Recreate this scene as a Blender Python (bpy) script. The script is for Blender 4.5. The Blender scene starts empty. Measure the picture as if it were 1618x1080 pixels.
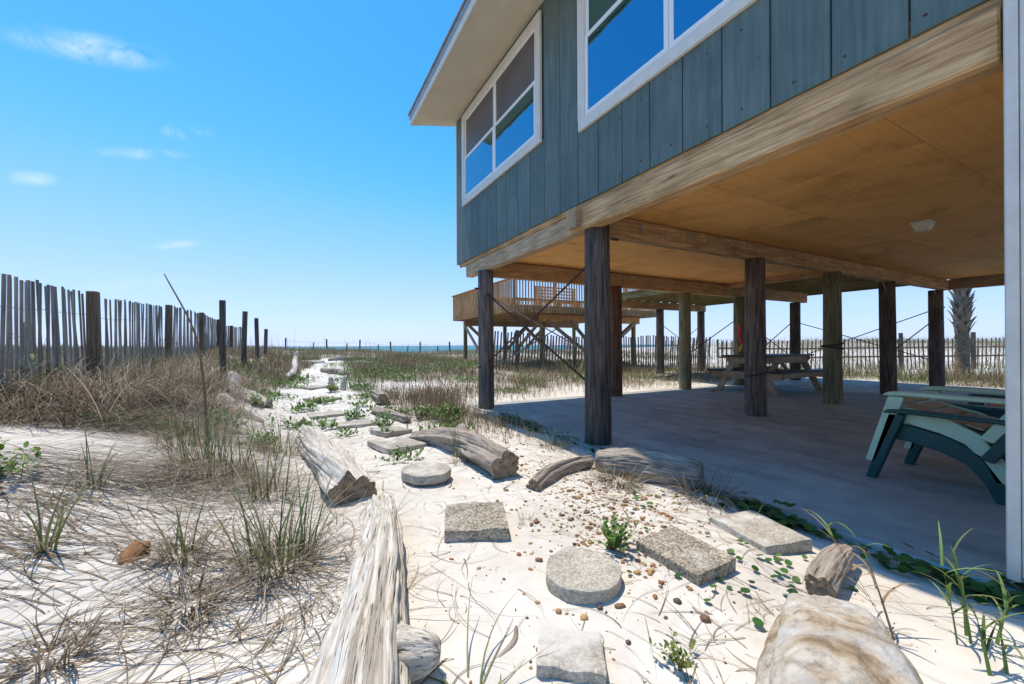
import bpy, bmesh, math, random
import numpy as np
from mathutils import Vector, Matrix
random.seed(7)
RNG = np.random.default_rng(11)
S = bpy.context.scene
COL = S.collection
R = math.radians

# ------------------------------------------------------------------ camera
yaw = math.atan(343 / 640)
fwd = Vector((math.sin(yaw), math.cos(yaw), 0)); rgt = Vector((math.cos(yaw), -math.sin(yaw), 0)); upv = Vector((0, 0, 1))
th = 0.0055
r2 = rgt * math.cos(th) - upv * math.sin(th); u2 = upv * math.cos(th) + rgt * math.sin(th)
cd = bpy.data.cameras.new('camera'); cam = bpy.data.objects.new('camera', cd); COL.objects.link(cam)
M = Matrix.Identity(4)
for i, ax in enumerate((r2, u2, -fwd)):
    for k in range(3): M[k][i] = ax[k]
M[2][3] = 1.0
cam.matrix_world = M
cd.sensor_width = 36; cd.lens = 36 * 640 / 1618; cd.shift_y = 5.2 / 1618; cd.clip_start = 0.05; cd.clip_end = 60000
S.camera = cam

# ------------------------------------------------------------------ light, sky, exposure
SUN = Vector((-0.10, 0.31, 1.0)).normalized()
W = bpy.data.worlds.new('World'); S.world = W; W.use_nodes = True
wn = W.node_tree.nodes; wl = W.node_tree.links
for n in list(wn): wn.remove(n)
def N(tree, typ, **kw):
    n = tree.nodes.new(typ)
    for k, v in kw.items():
        if k.startswith('i_'):
            key = k[2:]; n.inputs[int(key) if key.isdigit() else key].default_value = v
        else: setattr(n, k, v)
    return n
wt = W.node_tree
sky = N(wt, 'ShaderNodeTexSky', sky_type='NISHITA', sun_disc=False)
sky.sun_elevation = math.asin(SUN.z); sky.sun_rotation = math.atan2(SUN.x, SUN.y)
sky.altitude = 0; sky.air_density = 1.0; sky.dust_density = 0.25; sky.ozone_density = 2.2
# one tone curve for the whole sky (scaled so that 1.0 in the curve is a sky value of 8)
k8 = N(wt, 'ShaderNodeVectorMath', operation='SCALE'); k8.inputs['Scale'].default_value = 1 / 8; wl.new(sky.outputs[0], k8.inputs[0])
cv = N(wt, 'ShaderNodeRGBCurve'); cv.mapping.use_clip = False
for ch, pts in enumerate(([(0, 0), (.19, .032), (.24, .060), (.30, .116), (.45, .205), (.68, .275), (.90, .32), (1, .34)], [(0, 0), (.31, .190), (.38, .240), (.46, .282), (.66, .338), (.85, .38), (1, .40)], [(0, 0), (.50, .44), (.58, .49), (.72, .53), (.88, .56), (1, .58)])):
    c_ = cv.mapping.curves[ch]
    while len(c_.points) < len(pts): c_.points.new(.5, .5)
    for q_, p_ in zip(c_.points, pts): q_.location = p_
cv.mapping.update(); wl.new(k8.outputs[0], cv.inputs['Color'])
hs = N(wt, 'ShaderNodeVectorMath', operation='SCALE'); hs.inputs['Scale'].default_value = 7.3; wl.new(cv.outputs[0], hs.inputs[0])
tc = N(wt, 'ShaderNodeTexCoord')
nz = N(wt, 'ShaderNodeTexNoise'); nz.inputs['Scale'].default_value = 20; nz.inputs['Detail'].default_value = 9; nz.inputs['Roughness'].default_value = .6; nz.inputs['Distortion'].default_value = .7
wl.new(tc.outputs['Generated'], nz.inputs['Vector'])
nr = N(wt, 'ShaderNodeMapRange'); nr.inputs[1].default_value = .38; nr.inputs[2].default_value = .68
wl.new(nz.outputs['Fac'], nr.inputs[0])
acc = None
# thin cloud wisps: heading (degrees left of +Y is negative), elevation, half width, half height (degrees), strength
for az, el, wa, wb, st in [(-17.6, 27.2, 5.6, 1.35, .55), (-13.9, 19.5, 3.8, .65, .36), (-10.3, 22.5, 2.4, .9, .36), (-21.6, 15.1, 1.8, .75, .55),
                           (-11.2, 11.0, 2.4, .6, .45), (-15, 6.5, 5, .8, .2), (-45, 17, 8, 1.5, .5), (-60, 26, 10, 2, .5), (40, 22, 9, 1.6, .5), (75, 14, 9, 1.5, .5), (120, 25, 9, 2, .5), (-120, 20, 9, 2, .5), (175, 24, 9, 2, .5)]:
    a, e = R(az), R(el)
    d = Vector((math.sin(a) * math.cos(e), math.cos(a) * math.cos(e), math.sin(e)))
    rr = Vector((math.cos(a), -math.sin(a), 0)); uu = rr.cross(d); rr, uu = rr * math.cos(R(14)) + uu * math.sin(R(14)), uu * math.cos(R(14)) - rr * math.sin(R(14))
    def dot(v):
        n = N(wt, 'ShaderNodeVectorMath', operation='DOT_PRODUCT'); wl.new(tc.outputs['Generated'], n.inputs[0]); n.inputs[1].default_value = v; return n.outputs['Value']
    cx = N(wt, 'ShaderNodeCombineXYZ')
    wl.new(dot(rr / math.sin(R(wa))), cx.inputs[0]); wl.new(dot(uu / math.sin(R(wb))), cx.inputs[1])
    fr = N(wt, 'ShaderNodeMath', operation='LESS_THAN'); wl.new(dot(d), fr.inputs[0]); fr.inputs[1].default_value = 0; 
    ml = N(wt, 'ShaderNodeMath', operation='MULTIPLY'); wl.new(fr.outputs[0], ml.inputs[0]); ml.inputs[1].default_value = 50; wl.new(ml.outputs[0], cx.inputs[2])
    ln = N(wt, 'ShaderNodeVectorMath', operation='LENGTH'); wl.new(cx.outputs[0], ln.inputs[0])
    mr = N(wt, 'ShaderNodeMapRange', interpolation_type='SMOOTHSTEP'); mr.inputs[1].default_value = 1.15; mr.inputs[2].default_value = 0.0; mr.inputs[3].default_value = 0; mr.inputs[4].default_value = st * 1.5
    wl.new(ln.outputs['Value'], mr.inputs[0])
    if acc is None: acc = mr.outputs[0]
    else:
        ad = N(wt, 'ShaderNodeMath', operation='MAXIMUM'); wl.new(acc, ad.inputs[0]); wl.new(mr.outputs[0], ad.inputs[1]); acc = ad.outputs[0]
cm = N(wt, 'ShaderNodeMath', operation='MULTIPLY', use_clamp=True); wl.new(acc, cm.inputs[0]); wl.new(nr.outputs[0], cm.inputs[1])
mx = N(wt, 'ShaderNodeMix', data_type='RGBA'); mx.inputs[7].default_value = (3.0, 3.35, 4.1, 1)
wl.new(cm.outputs[0], mx.inputs[0]); wl.new(hs.outputs[0], mx.inputs[6])
bg = N(wt, 'ShaderNodeBackground'); bg.inputs['Strength'].default_value = 0.15
wl.new(mx.outputs[2], bg.inputs['Color'])
wo = N(wt, 'ShaderNodeOutputWorld'); wl.new(bg.outputs[0], wo.inputs[0])
sd = bpy.data.lights.new('sun', 'SUN'); sd.energy = 2.25; sd.angle = R(.5); sd.color = (1, .90, .755)
so = bpy.data.objects.new('sun', sd); COL.objects.link(so); so.location = (-4, 12, 40)
so.rotation_euler = SUN.to_track_quat('Z', 'Y').to_euler()
S.view_settings.view_transform = 'Standard'; S.view_settings.look = 'None'; S.view_settings.gamma = 1
S.view_settings.exposure = 1.08; S.view_settings.use_curve_mapping = False
S.render.engine = 'CYCLES'
S.cycles.max_bounces = 10; S.cycles.diffuse_bounces = 8

# ------------------------------------------------------------------ numeric noise and terrain
def _h(*a):
    v = np.zeros(np.broadcast(*a).shape, dtype=np.int64)
    for k, q in zip((374761393, 668265263, 2147483647, 1274126177), a): v = v + np.asarray(q, dtype=np.int64) * k
    v = (v ^ (v >> 13)) * 1274126177; v = v ^ (v >> 16)
    return (v & 0xffff) / 65535.0
def vn2(x, y, s=0):
    x = np.asarray(x, float); y = np.asarray(y, float)
    xi = np.floor(x); yi = np.floor(y); fx = x - xi; fy = y - yi
    fx = fx * fx * (3 - 2 * fx); fy = fy * fy * (3 - 2 * fy)
    f = lambda i, j: _h(xi + i, yi + j, s)
    return (f(0, 0) * (1 - fx) + f(1, 0) * fx) * (1 - fy) + (f(0, 1) * (1 - fx) + f(1, 1) * fx) * fy - .5
def vn3(x, y, z, s=0):
    x, y, z = np.broadcast_arrays(np.asarray(x, float), np.asarray(y, float), np.asarray(z, float))
    xi, yi, zi = np.floor(x), np.floor(y), np.floor(z); fx, fy, fz = x - xi, y - yi, z - zi
    fx, fy, fz = [q * q * (3 - 2 * q) for q in (fx, fy, fz)]
    o = 0
    for i in (0, 1):
        for j in (0, 1):
            for k in (0, 1):
                o = o + _h(xi + i, yi + j, zi + k, np.int64(s)) * (fx if i else 1 - fx) * (fy if j else 1 - fy) * (fz if k else 1 - fz)
    return o - .5
def ss(a, b, x):
    t = np.clip((np.asarray(x, float) - a) / (b - a), 0, 1); return t * t * (3 - 2 * t)
def gz(x, y):
    x = np.asarray(x, float); y = np.asarray(y, float)
    left = .42 * ss(.2, -2, x) * ss(-1.5, 4, y) * (1 - .6 * ss(8, 22, y))
    rise = .46 * ss(5, 16, y) * (1 - .8 * ss(3, 9, x)) + (.2 + .16 * ss(5, 11, x)) * ss(16, 32, y)
    east = .95 * ss(19, 55, x) * (1 - ss(26, 44, y))
    e = .04 * ss(2.7, 1.4, x) - .02
    z = left + rise + east + e
    z = z - 3.6 * ss(33, 90, y)
    amp = (1 - .75 * ss(1.6, 2.6, x) * (1 - ss(6, 8, y)))
    nb = .075 * vn2(x / 1.7, y / 1.7, 1) + .045 * vn2(x / .62, y / .62, 2) + .026 * vn2(x / .23, y / .23, 3) + .008 * vn2(x / .08, y / .08, 4)
    nb = nb * amp + .5 * vn2(x / 6, y / 6, 5) * ss(10, 20, y) * ss(60, 40, y) * .35
    # under and around the slab
    w1 = .16 * vn2(y / .55, 0 * y, 8) + .08 * vn2(y / .17, 0 * y, 9); w2 = .12 * vn2(x / .7, 0 * x, 10)
    ins = ss(2.42 + w1, 2.80 + w1, x) * ss(6.52 + w2, 6.22 + w2, y) * ss(13.9 + w1, 13.4 + w1, x)
    return (z + nb) * (1 - ins) + ins * -.07
def g1(x, y): return float(gz(np.array([x]), np.array([y]))[0])

# ------------------------------------------------------------------ object helpers
WL = {}
def props(o, label=None, cat=None, group=None, kind=None):
    if label: o['label'] = label
    if cat: o['category'] = cat
    if group: o['group'] = group
    if kind: o['kind'] = kind
    return o
def thing(name, loc, label, cat, group=None):
    o = bpy.data.objects.new(name, None); COL.objects.link(o); o.location = loc; o.empty_display_size = .1
    WL[o.name] = Vector(loc); return props(o, label, cat, group)
def put(name, me, parent=None, loc=(0, 0, 0), rot=None):
    o = bpy.data.objects.new(name, me); COL.objects.link(o); loc = Vector(loc); WL[o.name] = loc
    if parent is not None:
        o.parent = parent; o.location = loc - WL[parent.name]
    else: o.location = loc
    if rot is not None: o.rotation_euler = rot
    return o
def mesh(name, v, f, mats, smooth=False, attr=None, col=None, midx=None):
    me = bpy.data.meshes.new(name)
    v = np.asarray(v, np.float32)
    if isinstance(f, tuple):                       # (loop vertex array, loop starts, totals)
        li, st, tot = f
        me.vertices.add(len(v)); me.vertices.foreach_set('co', v.ravel())
        me.loops.add(len(li)); me.loops.foreach_set('vertex_index', np.asarray(li, np.int32))
        me.polygons.add(len(st)); me.polygons.foreach_set('loop_start', np.asarray(st, np.int32)); me.polygons.foreach_set('loop_total', np.asarray(tot, np.int32))
        me.update(calc_edges=True)
    else:
        me.from_pydata([tuple(p) for p in v], [], f)
    for m in (mats if isinstance(mats, (list, tuple)) else [mats]): me.materials.append(m)
    if attr is not None:
        a = me.attributes.new('grain', 'FLOAT_VECTOR', 'POINT'); a.data.foreach_set('vector', np.asarray(attr, np.float32).ravel())
    if col is not None:
        c = np.ones((len(v), 4), np.float32); c[:, :3] = col
        a = me.attributes.new('tint', 'FLOAT_COLOR', 'POINT'); a.data.foreach_set('color', c.ravel())
    if midx is not None: me.polygons.foreach_set('material_index', np.asarray(midx, np.int32))
    if smooth: me.polygons.foreach_set('use_smooth', np.ones(len(me.polygons), bool))
    me.update(); return me
_cb = {}
def cbox(dx, dy, dz, mat, bev=.006):
    key = (round(dx, 4), round(dy, 4), round(dz, 4), mat.name, bev)
    if key in _cb: return _cb[key]
    bm = bmesh.new(); bmesh.ops.create_cube(bm, size=1)
    for v in bm.verts: v.co = Vector((v.co.x * dx, v.co.y * dy, v.co.z * dz))
    b = min(bev, .3 * min(dx, dy, dz))
    if b > 0: bmesh.ops.bevel(bm, geom=bm.edges[:], offset=b, segments=1, affect='EDGES', profile=.5)
    me = bpy.data.meshes.new('board'); bm.to_mesh(me); bm.free(); me.materials.append(mat); _cb[key] = me; return me
def bar(name, x0, x1, y0, y1, z0, z1, mat, parent=None, bev=.006, rot=None):
    return put(name, cbox(x1 - x0, y1 - y0, z1 - z0, mat, bev), parent, ((x0 + x1) / 2, (y0 + y1) / 2, (z0 + z1) / 2), rot)
def beam(name, a, b, w, h, mat, parent, bev=.005):
    """rectangular member from a to b (w sideways, h in the upright direction)"""
    a = Vector(a); b = Vector(b); d = b - a; me = cbox(w, h, d.length, mat, bev)
    o = put(name, me, parent, (a + b) / 2); zq = d.normalized(); x = Vector((0, 0, 1)).cross(zq)
    if x.length < 1e-4: x = Vector((1, 0, 0))
    x.normalize(); y = zq.cross(x); o.rotation_euler = Matrix((x, y, zq)).transposed().to_euler(); return o
def frames(P):
    P = np.asarray(P, float); T = np.gradient(P, axis=0); T /= np.linalg.norm(T, axis=1)[:, None] + 1e-9
    n = np.cross(T[0], [0.13, .21, 1.0])
    if np.linalg.norm(n) < 1e-3: n = np.array([1., 0, 0])
    A = np.zeros_like(P); B = np.zeros_like(P)
    for i in range(len(P)):
        n = n - T[i] * (n @ T[i]); n /= np.linalg.norm(n) + 1e-9; A[i] = n; B[i] = np.cross(T[i], n)
    return T, A, B
def catmull(P, m):
    P = np.asarray(P, float)
    if len(P) == 2: t = np.linspace(0, 1, m)[:, None]; return P[0] * (1 - t) + P[1] * t
    Q = np.vstack([2 * P[0] - P[1], P, 2 * P[-1] - P[-2]]); out = []
    for s in np.linspace(0, len(P) - 1, m):
        i = min(int(s), len(P) - 2); t = s - i; p0, p1, p2, p3 = Q[i:i + 4]
        out.append(.5 * (2 * p1 + (p2 - p0) * t + (2 * p0 - 5 * p1 + 4 * p2 - p3) * t * t + (3 * p1 - p0 - 3 * p2 + p3) * t ** 3))
    return np.array(out)
def grid_faces(m, n, closed=True, off=0):
    f = []
    for i in range(m - 1):
        for j in range(n if closed else n - 1):
            k = (j + 1) % n; f.append((off + i * n + j, off + i * n + k, off + (i + 1) * n + k, off + (i + 1) * n + j))
    return f
def tube_mesh(pts, rad, mat, n=8, m=None, smooth=True):
    P = catmull(pts, m or max(2, 6 * (len(pts) - 1))) if m != 0 else np.asarray(pts, float)
    rad = np.interp(np.linspace(0, 1, len(P)), np.linspace(0, 1, len(rad)), rad) if hasattr(rad, '__len__') else np.full(len(P), rad)
    T, A, B = frames(P); an = np.arange(n) * 2 * math.pi / n
    V = (P[:, None] + rad[:, None, None] * (A[:, None] * np.cos(an)[None, :, None] + B[:, None] * np.sin(an)[None, :, None])).reshape(-1, 3)
    f = grid_faces(len(P), n); f.append(tuple(range(n))[::-1]); f.append(tuple(range((len(P) - 1) * n, len(P) * n)))
    return mesh('tube', V, f, mat, smooth)
def tube(name, pts, rad, mat, parent=None, n=8, m=None):
    c = np.asarray(pts, float).mean(0); return put(name, tube_mesh(np.asarray(pts) - c, rad, mat, n, m), parent, c)
def prism(name, poly, axis, a0, a1, mat, parent, bev=.004):
    """polygon in the (y,z) / (x,z) plane extruded along axis"""
    bm = bmesh.new(); cy = sum(p[0] for p in poly) / len(poly); cz = sum(p[1] for p in poly) / len(poly); h = (a1 - a0) / 2
    mk = (lambda s, p: (s, p[0] - cy, p[1] - cz)) if axis == 'X' else (lambda s, p: (p[0] - cy, s, p[1] - cz))
    A = [bm.verts.new(mk(-h, p)) for p in poly]; B = [bm.verts.new(mk(h, p)) for p in poly]
    bm.faces.new(A); bm.faces.new(B[::-1]); k = len(poly)
    for i in range(k): bm.faces.new((A[i], B[i], B[(i + 1) % k], A[(i + 1) % k]))
    bmesh.ops.recalc_face_normals(bm, faces=bm.faces[:])
    if bev: bmesh.ops.bevel(bm, geom=bm.edges[:], offset=bev, segments=1, affect='EDGES', profile=.5)
    me = bpy.data.meshes.new(name); bm.to_mesh(me); bm.free(); me.materials.append(mat)
    c = ((a0 + a1) / 2, cy, cz) if axis == 'X' else (cy, (a0 + a1) / 2, cz)
    return put(name, me, parent, c)

# ------------------------------------------------------------------ materials
def newmat(name):
    m = bpy.data.materials.new(name); m.use_nodes = True; t = m.node_tree
    b = t.nodes['Principled BSDF']; return m, t, b
def ramp(t, src, stops):
    r = t.nodes.new('ShaderNodeValToRGB'); e = r.color_ramp.elements
    while len(e) < len(stops): e.new(.5)
    for q, (p, c) in zip(e, stops): q.position = p; q.color = (*c, 1) if len(c) == 3 else c
    t.links.new(src, r.inputs[0]); return r.outputs[0]
def noise(t, vec, scale, detail=5, rough=.55, dist=0):
    n = t.nodes.new('ShaderNodeTexNoise'); n.inputs['Scale'].default_value = scale; n.inputs['Detail'].default_value = detail
    n.inputs['Roughness'].default_value = rough; n.inputs['Distortion'].default_value = dist
    if vec is not None: t.links.new(vec, n.inputs['Vector'])
    return n.outputs['Fac']
def objvec(t, scale=(1, 1, 1), rnd=True):
    c = t.nodes.new('ShaderNodeTexCoord'); mp = t.nodes.new('ShaderNodeMapping'); mp.inputs['Scale'].default_value = scale
    t.links.new(c.outputs['Object'], mp.inputs['Vector'])
    if rnd:
        o = t.nodes.new('ShaderNodeObjectInfo'); k = t.nodes.new('ShaderNodeMath'); k.operation = 'MULTIPLY'; k.inputs[1].default_value = 37
        t.links.new(o.outputs['Random'], k.inputs[0]); cc = t.nodes.new('ShaderNodeCombineXYZ')
        for i in range(3): t.links.new(k.outputs[0], cc.inputs[i])
        t.links.new(cc.outputs[0], mp.inputs['Location'])
    return mp.outputs[0]
def mixc(t, fac, a, b, mode='MIX'):
    m = t.nodes.new('ShaderNodeMix'); m.data_type = 'RGBA'; m.blend_type = mode
    for i, s in ((0, fac), (6, a), (7, b)):
        if hasattr(s, 'links') or isinstance(s, bpy.types.NodeSocket): t.links.new(s, m.inputs[i])
        else: m.inputs[i].default_value = s if i == 0 else (*s, 1)
    return m.outputs[2]
def bump(t, b, h, strength=.4, dist=.01):
    n = t.nodes.new('ShaderNodeBump'); n.inputs['Strength'].default_value = strength; n.inputs['Distance'].default_value = dist
    t.links.new(h, n.inputs['Height']); t.links.new(n.outputs[0], b.inputs['Normal'])
def vary(t, c, amt=.25):
    """each piece a little lighter or darker than the next"""
    o = t.nodes.new('ShaderNodeObjectInfo'); r = t.nodes.new('ShaderNodeMapRange'); r.inputs[3].default_value = 1 - amt; r.inputs[4].default_value = 1 + amt
    t.links.new(o.outputs['Random'], r.inputs[0]); h = t.nodes.new('ShaderNodeHueSaturation'); t.links.new(c, h.inputs['Color']); t.links.new(r.outputs[0], h.inputs['Value']); return h.outputs[0]
def wood(name, dark, mid, light, axis='Z', rough=.75, fine=58, amt=.14, knots=True, bs=.35):
    m, t, b = newmat(name)
    sc = [fine, fine, fine]; sc['XYZ'.index(axis)] = fine * .05
    n1 = noise(t, objvec(t, sc), 1, 6, .6, .6)
    c = ramp(t, n1, [(.33, dark), (.5, mid), (.68, light)])
    n2 = noise(t, objvec(t, (2.5, 2.5, 2.5)), 1, 4, .6)
    p = ramp(t, n2, [(.3, (.72, .70, .68)), (.62, (1.08, 1.06, 1.04))])
    c = mixc(t, 1.0, c, p, 'MULTIPLY')
    if knots:
        sk = [9, 9, 9]; sk['XYZ'.index(axis)] = 3
        v = t.nodes.new('ShaderNodeTexVoronoi'); v.inputs['Scale'].default_value = .55; t.links.new(objvec(t, sk), v.inputs['Vector'])
        k = ramp(t, v.outputs['Distance'], [(.03, (.45, .36, .3)), (.10, (1, 1, 1))]); c = mixc(t, .8, c, k, 'MULTIPLY')
    t.links.new(vary(t, c, amt), b.inputs['Base Color']); b.inputs['Roughness'].default_value = rough
    b.inputs['Specular IOR Level'].default_value = .25
    bump(t, b, n1, bs, .004); return m
def plain(name, c, rough=.5, metal=0, var=.06, scale=6, bs=0, spec=.4):
    m, t, b = newmat(name)
    n = noise(t, objvec(t), scale, 5, .6)
    cc = ramp(t, n, [(.3, tuple(q * (1 - var * 2) for q in c)), (.7, tuple(min(1, q * (1 + var)) for q in c))])
    t.links.new(cc, b.inputs['Base Color']); b.inputs['Roughness'].default_value = rough; b.inputs['Metallic'].default_value = metal; b.inputs['Specular IOR Level'].default_value = spec
    if bs: bump(t, b, noise(t, objvec(t), scale * 12, 4), bs, .004)
    return m
MAT = {}
for ax in 'XYZ':
    MAT['tan' + ax] = wood('treated_pine_' + ax.lower(), (.28, .155, .065), (.48, .295, .14), (.62, .42, .23), ax)
    MAT['grey' + ax] = wood('weathered_wood_' + ax.lower(), (.23, .15, .085), (.43, .305, .185), (.58, .44, .29), ax)
    MAT['green' + ax] = wood('green_treated_' + ax.lower(), (.13, .105, .045), (.25, .21, .09), (.36, .31, .15), ax)
for ax in 'XYZ': MAT[('pine', ax)] = wood('deck_pine_' + ax.lower(), (.36, .19, .075), (.60, .36, .165), (.74, .50, .27), ax)
MAT['pile_dark'] = wood('creosote_pile', (.050, .037, .030), (.125, .096, .080), (.24, .19, .155), 'Z', .8, 42, .2, bs=.6)
MAT['pile_brown'] = wood('brown_pile', (.08, .042, .026), (.16, .09, .058), (.24, .15, .10), 'Z', .8, 42, .15, bs=.6)
MAT['pile_green'] = wood('green_pile', (.10, .095, .05), (.20, .195, .11), (.33, .31, .19), 'Z', .8, 42, .12, bs=.5)
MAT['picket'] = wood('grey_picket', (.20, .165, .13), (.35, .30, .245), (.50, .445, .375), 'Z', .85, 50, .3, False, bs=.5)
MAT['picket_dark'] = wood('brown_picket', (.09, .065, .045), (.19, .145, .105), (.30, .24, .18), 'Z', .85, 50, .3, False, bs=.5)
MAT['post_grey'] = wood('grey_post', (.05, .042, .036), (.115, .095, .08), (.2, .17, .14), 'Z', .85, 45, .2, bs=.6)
MAT['post_brown'] = wood('brown_post', (.11, .068, .04), (.22, .145, .09), (.34, .24, .16), 'Z', .85, 45, .15, bs=.5)
MAT['table'] = wood('painted_table', (.33, .23, .15), (.43, .31, .205), (.50, .37, .26), 'X', .6, 20, .05, False, bs=.15)
MAT['table_top'] = wood('dark_table_top', (.03, .028, .03), (.05, .047, .05), (.09, .085, .09), 'X', .45, 20, .1, False, bs=.15)
MAT['trim'] = plain('white_trim', (.66, .63, .57), .45, 0, .05, 9)
MAT['vinyl'] = plain('white_vinyl', (.78, .77, .75), .32, 0, .02, 9)
MAT['soffit'] = plain('cream_soffit', (.68, .58, .43), .6, 0, .05, 2)
MAT['metal'] = plain('grey_metal', (.42, .41, .39), .45, .7, .1, 8)
MAT['rust'] = plain('rusty_rod', (.11, .055, .035), .7, .5, .35, 30)
MAT['galv'] = plain('galvanised_pipe', (.42, .38, .34), .5, .6, .2, 30)
MAT['wire'] = plain('fence_wire', (.16, .15, .14), .55, .7, .2, 30)
MAT['rope'] = plain('old_rope', (.06, .05, .04), .9, 0, .2, 60)
MAT['dgreen'] = plain('dark_green_plastic', (.012, .080, .074), .42, 0, .12, 5)
MAT['lgreen'] = plain('pale_green_plastic', (.56, .67, .46), .45, 0, .06, 5)
MAT['slat_brown'] = plain('brown_plastic', (.52, .40, .29), .5, 0, .12, 5)
MAT['lamp'] = plain('cream_lamp_glass', (.72, .66, .50), .35, 0, .04, 5)
MAT['red'] = plain('red_cloth', (.62, .03, .03), .6, 0, .06, 5)
MAT['yellow'] = plain('yellow_cloth', (.70, .45, .03), .6, 0, .06, 5)
MAT['roof'] = plain('roof_metal', (.35, .34, .32), .5, .3, .1, 5)
MAT['rubber'] = plain('dark_gap', (.05, .05, .05), .7)
def mk_siding():
    m, t, b = newmat('blue_green_siding')
    n1 = noise(t, objvec(t, (26, 26, 1.6)), 1, 6, .6, .4); n2 = noise(t, objvec(t, (2, 2, 2)), 1, 5, .65)
    c = ramp(t, n1, [(.25, (.060, .092, .087)), (.5, (.093, .134, .126)), (.75, (.132, .174, .160))])
    c = mixc(t, 1, c, ramp(t, n2, [(.3, (.78, .8, .82)), (.65, (1.12, 1.08, 1.05))]), 'MULTIPLY')
    v = t.nodes.new('ShaderNodeTexVoronoi'); v.inputs['Scale'].default_value = 5; t.links.new(objvec(t), v.inputs['Vector'])
    c = mixc(t, .7, c, ramp(t, v.outputs['Distance'], [(.025, (.4, .4, .4)), (.05, (1, 1, 1))]), 'MULTIPLY')
    t.links.new(vary(t, c, .08), b.inputs['Base Color']); b.inputs['Roughness'].default_value = .62; bump(t, b, n1, .35, .004); return m
MAT['siding'] = mk_siding()
def mk_ply():
    m, t, b = newmat('plywood_sheet')
    n1 = noise(t, objvec(t, (1.2, 22, 22)), 1, 6, .62, 1.2); n2 = noise(t, objvec(t, (1.1, 1.1, 1.1)), 1.3, 6, .62, .8)
    c = ramp(t, n1, [(.25, (.86, .38, .09)), (.5, (.96, .48, .13)), (.78, (.97, .56, .18))])
    c = mixc(t, 1, c, ramp(t, n2, [(.26, (.66, .60, .54)), (.5, (.97, .95, .92)), (.7, (1.04, 1.03, 1.0))]), 'MULTIPLY')
    n3 = noise(t, objvec(t, (1.2, 6, 6)), 1, 3, .5, 1.5)
    c = mixc(t, ramp(t, n3, [(.72, (0, 0, 0)), (.80, (1, 1, 1))]), c, (.17, .10, .06))
    t.links.new(vary(t, c, .09), b.inputs['Base Color']); b.inputs['Roughness'].default_value = .7; bump(t, b, n1, .15, .003); return m
MAT['ply'] = mk_ply()
def mk_glass():
    m, t, b = newmat('coated_window_glass'); b.inputs['Base Color'].default_value = (.10, .30, .42, 1); b.inputs['Metallic'].default_value = 1; b.inputs['Roughness'].default_value = .025
    n = noise(t, objvec(t), 2.2, 2); bump(t, b, n, .07, .02); return m
MAT['glass'] = mk_glass()
MAT['screen'] = plain('grey_insect_screen', (.115, .105, .10), .5, 0, .12, 3, .2, .5)
def mk_conc():
    m, t, b = newmat('slab_concrete')
    v = objvec(t, (1, 1, 1), False)
    a = noise(t, v, .8, 8, .62, .6); d = noise(t, v, 5, 6, .6); s = objvec(t, (3.0, .7, 1), False); st = noise(t, s, 1, 6, .65, .5)
    c = ramp(t, a, [(.3, (.29, .30, .275)), (.52, (.38, .39, .36)), (.72, (.45, .46, .425))])
    c = mixc(t, 1, c, ramp(t, d, [(.35, (.84, .84, .84)), (.65, (1.1, 1.1, 1.1))]), 'MULTIPLY')
    c = mixc(t, 1, c, ramp(t, st, [(.33, (.70, .68, .66)), (.55, (1, 1, 1))]), 'MULTIPLY')
    rd = noise(t, v, .55, 4, .5); c = mixc(t, ramp(t, rd, [(.52, (0, 0, 0)), (.66, (.22, .22, .22))]), c, (.42, .32, .27))
    wh = noise(t, v, 2.6, 4, .6, 1); c = mixc(t, ramp(t, wh, [(.72, (0, 0, 0)), (.75, (.7, .7, .7))]), c, (.74, .73, .70))
    t.links.new(c, b.inputs['Base Color']); b.inputs['Roughness'].default_value = .8; bump(t, b, noise(t, v, 70, 5), .2, .003); return m
MAT['conc'] = mk_conc()
def mk_paver(name, lo, mid, hi, sc):
    m, t, b = newmat(name); v = t.nodes.new('ShaderNodeTexVoronoi'); v.inputs['Scale'].default_value = sc; t.links.new(objvec(t), v.inputs['Vector'])
    cc = t.nodes.new('ShaderNodeSeparateColor'); t.links.new(v.outputs['Color'], cc.inputs[0])
    c = ramp(t, cc.outputs[0], [(.1, lo), (.5, mid), (.9, hi)]); c = mixc(t, 1, c, ramp(t, v.outputs['Distance'], [(0.25, (1, 1, 1)), (.6, (.80, .78, .75))]), 'MULTIPLY')
    n = noise(t, objvec(t), 7, 5, .65); c = mixc(t, 1, c, ramp(t, n, [(.3, (.75, .74, .72)), (.65, (1.1, 1.1, 1.08))]), 'MULTIPLY')
    sn = noise(t, objvec(t), 4, 6, .6); c = mixc(t, ramp(t, sn, [(.52, (0, 0, 0)), (.66, (.8, .8, .8))]), c, (.68, .64, .58))
    t.links.new(vary(t, c, .08), b.inputs['Base Color']); b.inputs['Roughness'].default_value = .85; bump(t, b, v.outputs['Distance'], -.6, .006); return m
MAT['paver'] = mk_paver('pebble_paver', (.18, .145, .105), (.34, .295, .225), (.54, .49, .40), 130)
MAT['paver2'] = mk_paver('concrete_paver', (.36, .32, .26), (.46, .42, .35), (.56, .52, .45), 120)
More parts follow.
